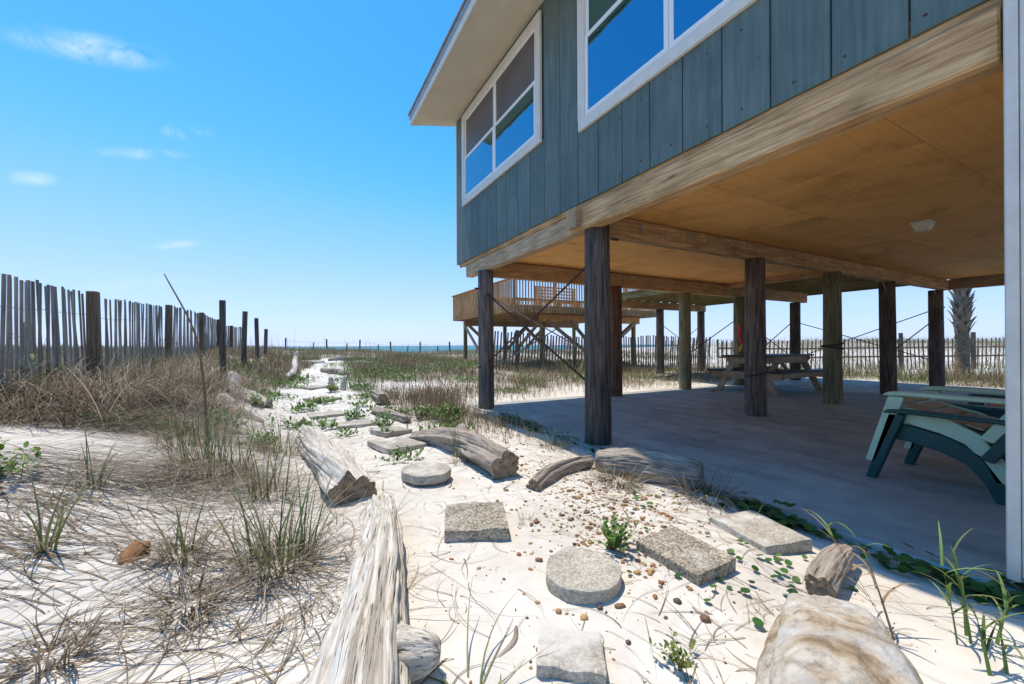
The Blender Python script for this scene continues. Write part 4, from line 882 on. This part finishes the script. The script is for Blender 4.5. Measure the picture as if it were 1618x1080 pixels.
clump('green tuft on top of the right sawn log', 1.22, 3.25, .08, [G_up(12, (.2, .42)), G_dry(26, (.1, .3))])
clump('arching green grass beside the near pile base', 2.25, 3.3, .14, [(46, (.2, .45), (.2, .8), (.6, 1.6), (.004, .007), GRN + YGR, YGR, .4), G_base(80)])
clump('arching green grass at the slab edge near the far corner pile', 2.45, 4.6, .2, [(60, (.2, .5), (.2, .8), (.6, 1.6), (.004, .008), GRN + YGR, YGR, .4), G_base(100)])
clump('pale dry tuft beside the grey log on the slab edge', 2.05, 2.2, .12, [G_dry(120, (.1, .3)), G_base(100), G_up(8, (.1, .25))])
clump('brown matted tuft trailing onto the slab', 2.38, 1.75, .14, [G_dry(130, (.15, .35)), G_base(120)])
clump('tall green grass in the shade under the deck', 7.0, 9.4, .4, [(120, (.4, .9), (.1, .5), (.3, 1.2), (.008, .014), GRN + YGR, YGR, .3), G_dry(80, (.3, .7))])
clump('green grass tuft behind the house left of the near pile', 4.9, 8.2, .35, [(120, (.3, .7), (.1, .5), (.3, 1.2), (.008, .014), GRN + YGR, YGR, .3), G_dry(100, (.3, .6))])
# the big heaps of dead grass at the foot of the left fence
HEAP = lambda n, L=(.35, .85): (n, L, (.2, 1.1), (.9, 2.6), (.005, .010), GREY + DRY + BRN + [(.08, .055, .035)], None, 1.2)
clump('large heap of dead arching grass below the left fence', -1.75, 5.45, .55, [HEAP(1500), G_up(30, (.4, .7)), G_base(500, (.1, .3))])
clump('second heap of dead grass at the far left edge', -2.55, 5.1, .5, [HEAP(1200), G_up(16, (.4, .7)), G_base(300, (.1, .3))])
clump('smaller heap of dead grass right of the large one', -1.15, 5.7, .35, [HEAP(520, (.25, .6)), G_up(14, (.3, .5)), G_base(200)])
clump('dead grass heap with green shoots close to the lone posts', -1.5, 7.4, .55, [HEAP(650, (.3, .7)), G_up(40, (.3, .6))])
clump('wispy tall grass in front of the second fence post', -1.75, 7.2, .35, [HEAP(300, (.4, .8)), G_up(30, (.5, .8))])
# tall reed
z0 = g1(-.67, 4.35)
reed = tube('reed_stalk', [(-.67, 4.35, z0 - .05), (-.70, 4.36, z0 + .5), (-.77, 4.38, z0 + .95), (-.97, 4.40, 1.62)], [.011, .010, .008, .005], plain('dry_reed', (.24, .16, .08), .6), None, 7)
props(reed, 'single tall dry reed stalk leaning left against the sky', 'reed')

# --- leafy beach plants
def leafy(lab, x, y, r, h, nst, nl, L=.05, w=.024, cols=LEAF, cat='beach plant', name='beach_plant', group='leafy beach plants', stem=(.16, .14, .06)):
    b = Batch(); a = U(0, 6.28, nst); le = U(.15, 1.25, nst); HH = U(.5, 1.0, nst) * h; q = r * .25 * np.sqrt(U(0, 1, nst)); px = x + q * np.cos(a); py = y + q * np.sin(a); z = gz(px, py)
    blades(b, px, py, a, HH * 1.1, le, .1, .004, np.array(stem), 0, 3)
    for i in range(nst):
        t = np.linspace(.15, 1, nl) ** .8; dr = np.array([math.sin(le[i]) * math.cos(a[i]), math.sin(le[i]) * math.sin(a[i]), math.cos(le[i])]) * HH[i]
        p = np.array([px[i], py[i], z[i]])[None] + dr[None] * t[:, None] * (1 + .4 * r)
        p[:, 2] = np.maximum(p[:, 2], gz(p[:, 0], p[:, 1]) + .012)
        f = U(0, 6.28, nl); e = U(.1, 1.0, nl); d = np.stack([np.cos(f) * np.cos(e), np.sin(f) * np.cos(e), np.sin(e)], -1)
        leaves(b, p, d, np.repeat(np.array([[0, 0, 1.]]), nl, 0) + U(-.3, .3, nl)[:, None], U(.65, 1.1, nl) * L, U(.7, 1.1, nl) * w, pick(nl, cols))
    return props(b.build(name, MAT['leaf'], (x, y, g1(x, y))), lab, cat, group)
leafy('upright green beach plant behind the near round paver', 1.33, 1.47, .10, .16, 18, 12, .036, .016)
leafy('green seedling in front of the far pale paver, left of two', .70, 3.32, .08, .14, 7, 11, .045, .02)
leafy('green seedling in front of the far pale paver, right of two', .87, 3.42, .08, .13, 6, 10, .045, .02)
leafy('low green plant in the middle of the path by the tilted slab', .92, 4.45, .12, .12, 10, 10, .045, .02)
leafy('bushy green plant on the path beside the small weathered log', .92, 4.95, .18, .17, 18, 12, .05, .022)
leafy('low green mat across the path left of the pale sand hump', .68, 5.75, .30, .13, 24, 10, .05, .022)
leafy('green plant beside the leftmost path slab', .33, 5.3, .2, .14, 14, 10, .05, .022)
leafy('dense green bush between the path and the slab', 1.75, 5.0, .35, .2, 50, 14, .055, .024)
leafy('second green bush close to the brown stems', 1.55, 5.35, .3, .18, 34, 12, .055, .024)
leafy('broad-leaved plant at the left edge of the picture', -1.26, 3.05, .2, .2, 9, 9, .055, .026, [(.15, .26, .04), (.2, .3, .06), (.11, .2, .03)])
leafy('green plant at the foot of the bleached forked log', -.42, 6.75, .25, .18, 24, 12, .055, .024)
leafy('green ground plant left of the sawn grey log', -.62, 4.9, .3, .2, 34, 12, .05, .022)
leafy('green ground plant below the big clump on the left', -.30, 4.3, .25, .16, 26, 12, .05, .022)
leafy('small yellowish plant at the bottom between pavers and boulder', 1.03, .85, .06, .10, 9, 9, .022, .012, [(.20, .24, .05), (.16, .2, .05), (.12, .18, .04)])
leafy('yellow-green plant beside the two bleached stubs', .62, 8.2, .2, .16, 18, 10, .06, .026, [(.22, .24, .04), (.12, .2, .04)])
leafy('green sprig growing through the far left fence', -2.5, 5.7, .3, .75, 9, 14, .08, .03, [(.2, .28, .06), (.15, .24, .05)])
# far green patches, one mass
pb = Batch()
for (cx, cy, r, n) in ((1.8, 11.0, .9, 900), (3.1, 11.4, 1.0, 900), (2.3, 9.95, .5, 350), (3.6, 9.2, .4, 240), (.1, 10.2, .35, 260), (-.2, 9.2, .4, 300), (1.15, 8.6, .3, 220), (4.6, 12.5, 1.2, 800), (1.5, 13, .8, 500), (-.9, 10, .6, 300), (4.0, 7.5, .4, 200), (7, 8.6, .7, 350), (15, 4.5, 1.2, 500), (16.5, 2.5, 1, 400), (6.2, 14, 1.5, 600), (-1.2, 4.6, .3, 160), (.15, 6.6, .2, 90), (1.15, 6.1, .22, 90), (1.3, 5.7, .3, 120), (.05, 5.5, .25, 130), (1.05, 7.4, .22, 90), (.95, 9.6, .3, 130), (-.3, 7.7, .3, 140), (.9, 6.6, .15, 50), (.5, 4.75, .12, 40), (.35, 7.2, .25, 120), (1.35, 7.6, .25, 140), (1.5, 4.3, .25, 160)):
    x = RNG.normal(cx, r * .55, n); y = RNG.normal(cy, r * .4, n); z = gz(x, y) + U(.005, .055 + .05 * min(1, max(0, cy - 8)), n); f = U(0, 6.28, n); e = U(0, 1.2, n)
    leaves(pb, np.stack([x, y, z], -1), np.stack([np.cos(f) * np.cos(e), np.sin(f) * np.cos(e), np.sin(e)], -1), np.repeat(np.array([[0, 0, 1.]]), n, 0) + U(-.3, .3, n)[:, None], U(.05, .09, n), U(.022, .036, n), pick(n, LEAF + [(.16, .22, .06)]))
props(pb.build('ground_cover', MAT['leaf']), 'low green ground cover in patches on the dune', None, None, 'stuff')
# pennywort along the slab edge
vb = Batch()
def round_leaves(n, x, y, z, r):
    k = 8; an = np.arange(k) * 2 * math.pi / k; tx = U(-.4, .4, n); ty = U(-.4, .4, n)
    px = x[:, None] + r[:, None] * np.cos(an); py = y[:, None] + r[:, None] * np.sin(an); pz = z[:, None] + (px - x[:, None]) * tx[:, None] + (py - y[:, None]) * ty[:, None] + .12 * r[:, None]
    V = np.concatenate([np.stack([x, y, z], -1)[:, None], np.stack([px, py, pz], -1)], 1); b = np.arange(n)[:, None, None] * (k + 1)
    F = np.stack([np.zeros(k, int), 1 + np.arange(k), 1 + (np.arange(k) + 1) % k], -1)[None] + b
    vb.add(V, None, F, np.broadcast_to(pick(n, [(.035, .12, .03), (.05, .15, .035), (.03, .09, .025), (.08, .17, .04)])[:, None], (n, k + 1, 3)).copy())
n = 1900; yy = U(.2, 5.2, n); xx = np.interp(yy, [.2, .9, 1.5, 2.5, 3.5, 5.2], [2.5, 2.42, 2.44, 2.46, 2.48, 2.56]) + RNG.normal(.02, .055, n); keep = RNG.random(n) < .25 + .75 * (vn2(yy / .35, 0 * yy, 71) > -.05)
xx, yy = xx[keep], yy[keep]; round_leaves(len(xx), xx, yy, np.maximum(gz(xx, yy), np.where(xx > 2.55, 0, -1)) + U(.008, .05, len(xx)), np.where(yy < 1.6, U(.013, .027, len(xx)), U(.010, .021, len(xx))))
n = 60; xx = np.concatenate([RNG.normal(1.75, .22, n), RNG.normal(2.0, .2, 24)]); yy = np.concatenate([RNG.normal(1.0, .25, n), RNG.normal(2.0, .3, 24)]); round_leaves(len(xx), xx, yy, gz(xx, yy) + U(.006, .022, len(xx)), U(.010, .019, len(xx)))
n = 7; xx = U(.1, .5, n); yy = U(2.0, 2.6, n)
for k in range(9):
    y0 = .3 + k * .5; x = np.array([2.45]); blades(vb, x, np.array([y0]), 1.6 + .3 * RNG.normal(), .7, 1.5, .05, .005, np.array([[.16, .10, .05]]), .3, 6, .02)
props(vb.build('creeping_vine', MAT['leaf']), 'dark round-leaved creeper along the slab edge', None, None, 'stuff')
# --- broad-bladed plants at the right corner
def cane(lab, x, y, stems):
    t = Batch(); z = g1(x, y)
    for (dx, dy, H_, lx, ly, nl, dry) in stems:
        zz = np.array([g1(x + dx, y + dy)]); hd = math.atan2(ly, lx + 1e-6); ln = math.atan2(math.hypot(lx, ly), 1)
        blades(t, np.array([x + dx]), np.array([y + dy]), hd, H_, ln, .1, .012, np.array([[.30, .20, .11]]) if dry else np.array([[.15, .22, .06]]), 0, 5)
        blades(t, np.array([x + dx]), np.array([y + dy]), hd + 1.57, H_, 0.02, .0, .010, np.array([[.26, .17, .09]]) if dry else np.array([[.13, .2, .06]]), 0, 5) if ln < .1 else None
        k = np.linspace(.4, 1, nl); d = np.array([math.sin(ln + .05) * math.cos(hd), math.sin(ln + .05) * math.sin(hd), math.cos(ln + .05)]); px = x + dx + d[0] * H_ * k; py = y + dy + d[1] * H_ * k; pz = zz + d[2] * H_ * k
        cc = pick(nl, [(.36, .25, .15), (.42, .31, .2)]) if dry else pick(nl, GRN + [(.2, .3, .09)])
        if dry: cc[-2:] = pick(2, [(.2, .3, .09), (.17, .26, .07)])
        blades(t, px, py, U(0, 6.28, nl), U(.08, .17, nl), U(.25, .8, nl), U(.6, 2.0, nl), U(.007, .012, nl), cc, U(-.4, .4, nl), 7, 0, pz)
    return props(t.build('cane_grass', MAT['grass'], (x, y, z)), lab, 'cane grass', 'cane grass by the slab')
cane('drooping cane grass with dry brown stem beside the large boulder', 1.80, .60, [(0, 0, .40, -.18, .42, 9, 1), (.02, .01, .30, .1, .3, 5, 1)])
cane('fresh green cane grass at the lower right edge', 1.98, .50, [(0, 0, .26, .02, .1, 7, 0), (.05, -.02, .30, .06, .12, 7, 0), (.09, .0, .2, .2, .1, 6, 0), (.12, -.06, .18, .3, -.1, 6, 0)])
cane('short green shoots at the bottom right corner', 1.86, .40, [(0, 0, .16, .2, .2, 6, 0), (.06, -.02, .14, .1, .1, 5, 0)])

# ------------------------------------------------------------------ driftwood
def log(lab, pts, rad, mat, seed, cut=(), n=30, m=40, groove=.16, flat=1.0, knobs=(), name='driftwood_log', cat='log', rough=.05, group=None, cracks=5):
    P = catmull(pts, m); rd = np.interp(np.linspace(0, 1, m), np.linspace(0, 1, len(rad)), rad); T, A, B = frames(P); an = np.arange(n) * 2 * math.pi / n
    Ls = np.concatenate([[0], np.cumsum(np.linalg.norm(np.diff(P, axis=0), axis=1))])
    ca, sa = np.cos(an)[None], np.sin(an)[None]; l = Ls[:, None]; tw = l * .5
    cx_, sx_ = np.cos(an[None] + tw), np.sin(an[None] + tw)
    r = rd[:, None] * (1 + groove * (vn3(cx_ * 1.7 + seed, sx_ * 1.7, l * 1.6) * 2.0 + vn3(cx_ * 5 + seed, sx_ * 5, l * 1.1, 3) * 1.1 + vn3(cx_ * 13 + seed, sx_ * 13, l * 1.0, 4) * .45) + rough * vn3(ca * 5, sa * 5, l * 14 + seed, 6) * 2)
    for (kt, ka, kr, kh) in knobs:
        dl = (l - kt * Ls[-1]) / kr; da = (np.angle(np.exp(1j * (an[None] - ka)))) * rd[:, None] / kr; r = r + kh * np.exp(-(dl ** 2 + da ** 2))
    for e in (0, 1):
        if e not in cut:
            dd_ = (l if e == 0 else Ls[-1] - l); R_ = rd[:, None] * .8; jag = R_ * (.55 * vn3(np.cos(an)[None] * 4 + seed, np.sin(an)[None] * 4, 0 * l + e, 12) + .25 * vn3(np.cos(an)[None] * 11 + seed, np.sin(an)[None] * 11, 0 * l + e, 13))
            r = r * np.sqrt(np.clip(1 - (np.clip(R_ - dd_ - jag, 0, None) / R_) ** 2, .03, 1))
    for q_ in range(cracks):
        h_ = random.Random(seed * 31 + q_); a0 = h_.uniform(0, 6.28); t0 = h_.uniform(-.1, .7); t1 = t0 + h_.uniform(.25, .7); fr_ = l / Ls[-1]
        ac = a0 + .5 * h_.uniform(-1, 1) * fr_ + .25 * vn2(l * 3 + q_ * 9, 0 * l, seed); da = np.angle(np.exp(1j * (an[None] - ac))); wd = h_.uniform(.03, .06) * (2.4 if n < 60 else 1)
        r = r - rd[:, None] * h_.uniform(.12, .3) * np.exp(-(da / wd) ** 2) * ss(t0, t0 + .08, fr_) * ss(t1, t1 - .15, fr_)
    V = P[:, None] + r[..., None] * (A[:, None] * ca[..., None] + B[:, None] * sa[..., None])
    G = np.stack([np.broadcast_to(ca, r.shape) * rd[:, None] * 6, np.broadcast_to(sa, r.shape) * rd[:, None] * 6, np.broadcast_to(l * 3 + seed, r.shape)], -1)
    V = V.reshape(-1, 3); G = G.reshape(-1, 3); f = grid_faces(m, n); c = P.mean(0); c[2] = g1(c[0], c[1])
    ends = []
    for e in (0, 1):
        i0 = 0 if e == 0 else (m - 1) * n
        if e in cut: ends.append(e); continue
        V = np.vstack([V, (P[0] if e == 0 else P[-1])[None] + (T[0] if e == 0 else T[-1])[None] * (-.05 if e == 0 else .05) * rd[0 if e == 0 else -1]]); G = np.vstack([G, G[i0][None]]); k = len(V) - 1
        f += [((i0 + (j + 1) % n, i0 + j, k) if e == 0 else (i0 + j, i0 + (j + 1) % n, k)) for j in range(n)]
    o = put(name, mesh('log', V - c, f, mat, True, attr=G), None, c); props(o, lab, cat, group)
    for e in ends:
        i0 = 0 if e == 0 else (m - 1) * n; ringv = V[i0:i0 + n]; cen = ringv.mean(0); tt = T[0] * -1 if e == 0 else T[-1]; VV = [cen + tt * .002]; GG = [(0, 0, seed)]; K = 6
        for k in range(1, K + 1):
            for j in range(n):
                q = k / K; p = cen + (ringv[j] - cen) * q * .995; p = p + tt * (.003 + .016 * float(vn3(math.cos(an[j]) * q * 3 + seed, math.sin(an[j]) * q * 3, 1)) * (1 if k < K else 0)); VV.append(p); GG.append((math.cos(an[j]) * q, math.sin(an[j]) * q, 0))
        ff = [(0, 1 + j, 1 + (j + 1) % n) for j in range(n)]
        for k in range(K - 1): ff += [(1 + k * n + j, 1 + (k + 1) * n + j, 1 + (k + 1) * n + (j + 1) % n, 1 + k * n + (j + 1) % n) for j in range(n)]
        if e == 0: ff = [q[::-1] for q in ff]
        put('cut_end', mesh('cut_end', np.array(VV) - cen, ff, MAT['cut'], False, attr=GG), o, cen)
    return o
near = log('large bleached driftwood log with knob running to the bottom edge', [(.43, 2.40, .10), (.36, 2.0, .12), (.28, 1.65, .13), (.20, 1.33, .14), (.12, 1.05, .13), (.05, .80, .10)], [.070, .088, .098, .108, .125, .13], MAT['drift_white'], 3, (), 150, 190, .24, knobs=(), cracks=16)
kb = log('', [(.15, 1.36, .09), (.19, 1.26, .10), (.25, 1.19, .11), (.31, 1.15, .12), (.365, 1.13, .115)], [.10, .10, .075, .056, .042], MAT['drift_white'], 9, (), 70, 60, .2, name='branch_stub')
del kb['category']
kb.parent = near; kb.location = kb.location - near.location
log('grey weathered log with sawn end facing the viewer, left of the path', [(.10, 4.55, .12), (.17, 3.9, .12), (.24, 3.2, .12), (.31, 2.62, .11)], [.10, .112, .118, .12], MAT['drift_white'], 14, (1,), 120, 130, .28, cracks=12)
log('sawn log with round brown end on the right of the path', [(1.05, 4.15, .06), (1.22, 3.75, .10), (1.33, 3.3, .12), (1.36, 2.64, .11)], [.05, .10, .112, .105], MAT['drift_grey'], 21, (1,), 96, 110, .34, knobs=((.55, .8, .04, .05), (.7, 2.6, .035, .05), (.45, 4.5, .05, .05), (.62, 1.8, .03, .04)), cracks=11, rough=.08)
log('short weathered branch between the sawn log and the slab', [(1.42, 2.36, .03), (1.62, 2.48, .05), (1.85, 2.56, .06), (2.14, 2.62, .05)], [.05, .062, .055, .04], MAT['drift_grey'], 27, (0,), 64, 70, .34, cracks=9)
log('grey log half in shade lying on the slab edge', [(2.12, 2.55, .06), (2.24, 2.3, .09), (2.37, 2.08, .09), (2.50, 1.86, .08)], [.07, .10, .095, .085], MAT['drift_grey'], 33, (), 80, 80, .36, cracks=8)
log('small brown-grey log half in shade behind the large boulder', [(1.84, .85, .022), (1.95, .875, .032), (2.08, .90, .038), (2.26, .93, .035)], [.048, .052, .05, .04], MAT['drift_grey'], 38, (0,), 64, 60, .22, cracks=3, rough=.08)
log('large rounded tan and grey boulder at the lower right', [(1.58, .69, .03), (1.47, .64, .07), (1.34, .575, .09), (1.16, .48, .09), (.92, .36, .05)], [.11, .135, .15, .175, .20], MAT['rock'], 47, (), 110, 110, .10, rough=.05, cracks=0, name='boulder', cat='boulder', knobs=((.25, 1.2, .07, .03),))
log('brown fibrous bark piece on the sand at left', [(-.57, 2.27, .155), (-.585, 2.22, .15), (-.60, 2.16, .13), (-.605, 2.12, .115)], [.025, .05, .045, .03], MAT['bark'], 51, (), 20, 20, .4, name='bark_piece', cat='bark')
log('bleached forked driftwood standing up left of the path', [(-.90, 8.0, 1.0 * .58), (-.86, 7.8, .38), (-.72, 7.3, .30), (-.45, 6.85, .20), (-.34, 6.70, .14)], [.06, .08, .095, .09, .075], MAT['drift_white'], 57, (1,), 50, 50, .26)
log('low bleached branch beside the forked driftwood', [(-1.0, 6.9, .27), (-.85, 6.65, .30), (-.7, 6.5, .22)], [.05, .075, .05], MAT['drift_white'], 61, (), 20, 24, .16)
log('flat brown weathered plank-like log below the forked driftwood', [(-.95, 6.2, .26), (-.6, 5.9, .18), (-.35, 5.55, .10)], [.06, .075, .05], MAT['drift_grey'], 64, (), 20, 24, .3)
log('upright bleached stick far along the left of the path', [(.06, 12.6, .86), (.0, 12.4, .62), (-.02, 11.3, .42), (-.13, 9.9, .36)], [.04, .06, .075, .06], MAT['drift_white'], 68, (), 18, 28, .2)
log('dark rotten log end on the right of the far path', [(1.32, 7.9, .16), (1.28, 7.3, .15), (1.24, 6.6, .13)], [.07, .10, .11], MAT['drift_grey'], 72, (1,), 50, 44, .5)
log('split grey log farther right of the path', [(1.0, 6.15, .08), (1.1, 5.75, .08), (1.26, 5.15, .06)], [.045, .062, .055], MAT['drift_grey'], 75, (), 50, 44, .4)
log('left one of two bleached stubs standing in the path', [(.64, 8.55, .05), (.62, 8.52, .22), (.60, 8.50, .42)], [.07, .06, .045], MAT['drift_white'], 78, (), 16, 18, .14, group='bleached stubs')
log('right one of two bleached stubs standing in the path', [(.82, 8.5, .05), (.83, 8.5, .22), (.86, 8.52, .43)], [.065, .055, .04], MAT['drift_white'], 80, (), 16, 18, .14, group='bleached stubs')
log('tangled pale roots across the far path, left part', [(x_, y_, g1(x_, y_) + .04) for x_, y_ in ((.6, 11.6), (.8, 11.3), (1.0, 11.2), (1.1, 10.9))], [.05, .09, .10, .06], MAT['drift_grey'], 83, (), 20, 28, .3)
log('grey log lying across the path at the crest, left one', [(x_, y_, g1(x_, y_) + .03) for x_, y_ in ((.15, 14.6), (.5, 14.5), (.85, 14.7))], [.05, .07, .05], MAT['drift_white'], 86, (), 18, 24, .2, group='logs at the path crest')
log('thick grey log lying across the path at the crest, middle one', [(x_, y_, g1(x_, y_) + .05) for x_, y_ in ((1.0, 15.3), (1.35, 15.1), (1.75, 15.0))], [.06, .10, .07], MAT['drift_grey'], 88, (), 18, 24, .2, group='logs at the path crest')
log('bleached log lying at the crest, right one', [(x_, y_, g1(x_, y_) + .03) for x_, y_ in ((1.6, 13.8), (1.9, 13.9), (2.3, 13.7))], [.05, .07, .05], MAT['drift_white'], 90, (), 18, 24, .2, group='logs at the path crest')
log('small crooked brown twig on the sand beside the bottom paver', [(.46, 1.10, .025), (.56, 1.13, .03), (.63, 1.17, .03), (.67, 1.23, .028)], [.006, .009, .009, .007], MAT['drift_grey'], 93, (), 8, 16, .2, name='twig', cat='twig')

# ------------------------------------------------------------------ stepping stones
def paver(lab, x, y, sx, sy, rz, th=.055, tilt=(0, 0), lift=.03, mat='paver', shape='sq', seed=0):
    bm = bmesh.new()
    if shape == 'round': bmesh.ops.create_cone(bm, cap_ends=True, segments=44, radius1=sx / 2 * 1.0, radius2=sx / 2, depth=th)
    else:
        bmesh.ops.create_cube(bm, size=1)
        for v in bm.verts: v.co = Vector((v.co.x * sx, v.co.y * sy, v.co.z * th))
        bmesh.ops.subdivide_edges(bm, edges=[e for e in bm.edges if abs(e.verts[0].co.z - e.verts[1].co.z) < 1e-5], cuts=9, use_grid_fill=True)
    ed = [e for e in bm.edges if len(e.link_faces) == 2 and e.calc_face_angle() > .6]
    bmesh.ops.bevel(bm, geom=ed, offset=.006, segments=2, affect='EDGES', profile=.6)
    for v in bm.verts:
        d = Vector((float(vn3(v.co.x * 22 + seed, v.co.y * 22, v.co.z * 22)), float(vn3(v.co.x * 22, v.co.y * 22 + seed, v.co.z * 22, 2)), float(vn3(v.co.x * 14, v.co.y * 14, seed, 5))))
        v.co += d * .010; e_ = Vector((abs(v.co.x) / (sx / 2), abs(v.co.y) / (sy / 2), 0)); ch_ = max(0, float(vn3(v.co.x * 9 + seed * 3, v.co.y * 9, v.co.z * 9, 8)) - .12) * max(0, max(e_.x, e_.y) - .8) * .25; v.co = v.co * (1 - ch_)
    me = bpy.data.meshes.new('paver'); bm.to_mesh(me); bm.free(); me.materials.append(MAT[mat])
    for p in me.polygons: p.use_smooth = shape == 'round' and abs(p.normal.z) < .9
    props(put('stepping_stone', me, None, (x, y, g1(x, y) + lift - th / 2 + .012), (tilt[0], tilt[1], rz)), lab, 'stepping stone', 'stepping stones of the path')
paver('square pebble paver tilted up in the middle of the near path', .85, 2.01, .325, .325, -.36, .075, (.03, .02), .055, 'paver', 'sq', 1)
paver('near round pebble paver beside the green plant', 1.03, 1.32, .305, .305, 0, .075, (.02, -.04), .05, 'paver2', 'round', 2)
paver('square pebble paver turned like a diamond beside the gravel', 1.535, 1.24, .255, .325, .03, .06, (.03, -.04), .035, 'paver', 'sq', 3)
paver('square paver half in the house shadow at the slab edge', 2.13, 1.26, .28, .36, -.25, .06, (0, -.03), .04, 'paver2', 'sq', 4)
paver('broken pale paver at the bottom edge of the picture', .745, 1.02, .20, .16, -.62, .07, (.06, .04), .028, 'paver2', 'sq', 5)
paver('far round pale paver next to the sawn grey log', .82, 2.83, .345, .345, 0, .06, (.0, .03), .06, 'paver2', 'round', 6)
paver('large pale square paver beyond the two seedlings', .86, 3.95, .40, .46, .25, .05, (0, .03), .04, 'paver2', 'sq', 7)
paver('tilted small pale slab right of the low green plant', .93, 4.55, .34, .3, .4, .05, (0, .05), .04, 'paver2', 'sq', 8)
paver('long pale slab behind the bushy path plant', .66, 5.4, .46, .32, .1, .05, (0, 0), .02, 'paver2', 'sq', 10)
paver('pale slab beside the green mat across the path', .38, 6.2, .44, .36, .1, .05, (0, 0), .02, 'paver2', 'sq', 11)
paver('diamond-turned pale slab on the path in the middle distance', .40, 7.5, .42, .42, .6, .04, (.03, 0), .025, 'paver2', 'sq', 12)
paver('farthest pale slab on the path before the crest', .35, 9.0, .42, .4, .5, .04, (.03, 0), .025, 'paver2', 'sq', 15)

# ------------------------------------------------------------------ pebbles
bm = bmesh.new(); bmesh.ops.create_icosphere(bm, subdivisions=1, radius=1); ICO = np.array([v.co[:] for v in bm.verts]); ICF = np.array([[v.index for v in f.verts] for f in bm.faces]); bm.free()
PEB = [(.33, .19, .085), (.42, .26, .11), (.26, .14, .07), (.48, .34, .17), (.20, .12, .07), (.55, .44, .28), (.36, .16, .07), (.13, .085, .06)]
def pebbles(B, x, y, s, z=None):
    n = len(x); sc = np.stack([U(.7, 1.4, n), U(.7, 1.2, n), U(.45, .8, n)], -1) * s[:, None]; a = U(0, 6.28, n)
    V = ICO[None] * (1 + U(-.22, .22, (n, len(ICO))))[..., None] * sc[:, None]; c, s_ = np.cos(a)[:, None], np.sin(a)[:, None]
    X = V[..., 0] * c - V[..., 1] * s_; Y = V[..., 0] * s_ + V[..., 1] * c; z = gz(x, y) if z is None else z
    V = np.stack([X + x[:, None], Y + y[:, None], V[..., 2] + (z + sc[:, 2] * .25)[:, None]], -1)
    B.add(V, None, ICF[None] + (np.arange(n) * len(ICO))[:, None, None], np.broadcast_to(pick(n, PEB)[:, None], V.shape).copy())
pg = Batch()
x = np.concatenate([RNG.normal(1.55, .22, 520), RNG.normal(1.42, .14, 200), RNG.normal(1.85, .2, 240), RNG.normal(1.1, .35, 90), RNG.normal(1.9, .18, 200), RNG.normal(1.45, .16, 160)])
y = np.concatenate([RNG.normal(1.85, .26, 520), RNG.normal(1.45, .2, 200), RNG.normal(2.1, .3, 240), RNG.normal(1.2, .3, 90), RNG.normal(4.0, .7, 200), RNG.normal(2.75, .16, 160)])
k = (x < 2.4) & (y > .5); x, y = x[k], y[k]; pebbles(pg, x, y, np.minimum(.003 + RNG.exponential(.0042, len(x)), .017))
props(pg.build('gravel', MAT['pebble']), 'ochre gravel scattered over the sand between pavers and slab', None, None, 'stuff')
for (x, y, s) in [(.92, 1.66, .016), (.97, 1.56, .018), (1.02, 1.72, .012), (.90, 1.52, .011), (1.30, 1.16, .018), (1.20, 1.10, .015), (1.25, 1.05, .013), (1.05, 1.13, .016), (.98, 1.16, .014), (.90, 1.15, .017), (.84, 1.22, .013), (.80, 1.30, .010), (1.37, 1.08, .012),
                  (1.13, 1.82, .014), (1.20, 1.76, .012), (.70, 1.62, .010), (.62, 1.75, .010), (1.42, 1.75, .014), (1.0, 1.95, .012), (1.06, 1.60, .011), (.76, 1.50, .009), (1.45, 1.22, .013)]:
    b = Batch(); pebbles(b, np.array([x]), np.array([y]), np.array([s])); props(b.build('pebble', MAT['pebble'], (x, y, g1(x, y))), 'rounded brown pebble lying loose on the sand around the near pavers', 'pebble', 'loose brown pebbles')
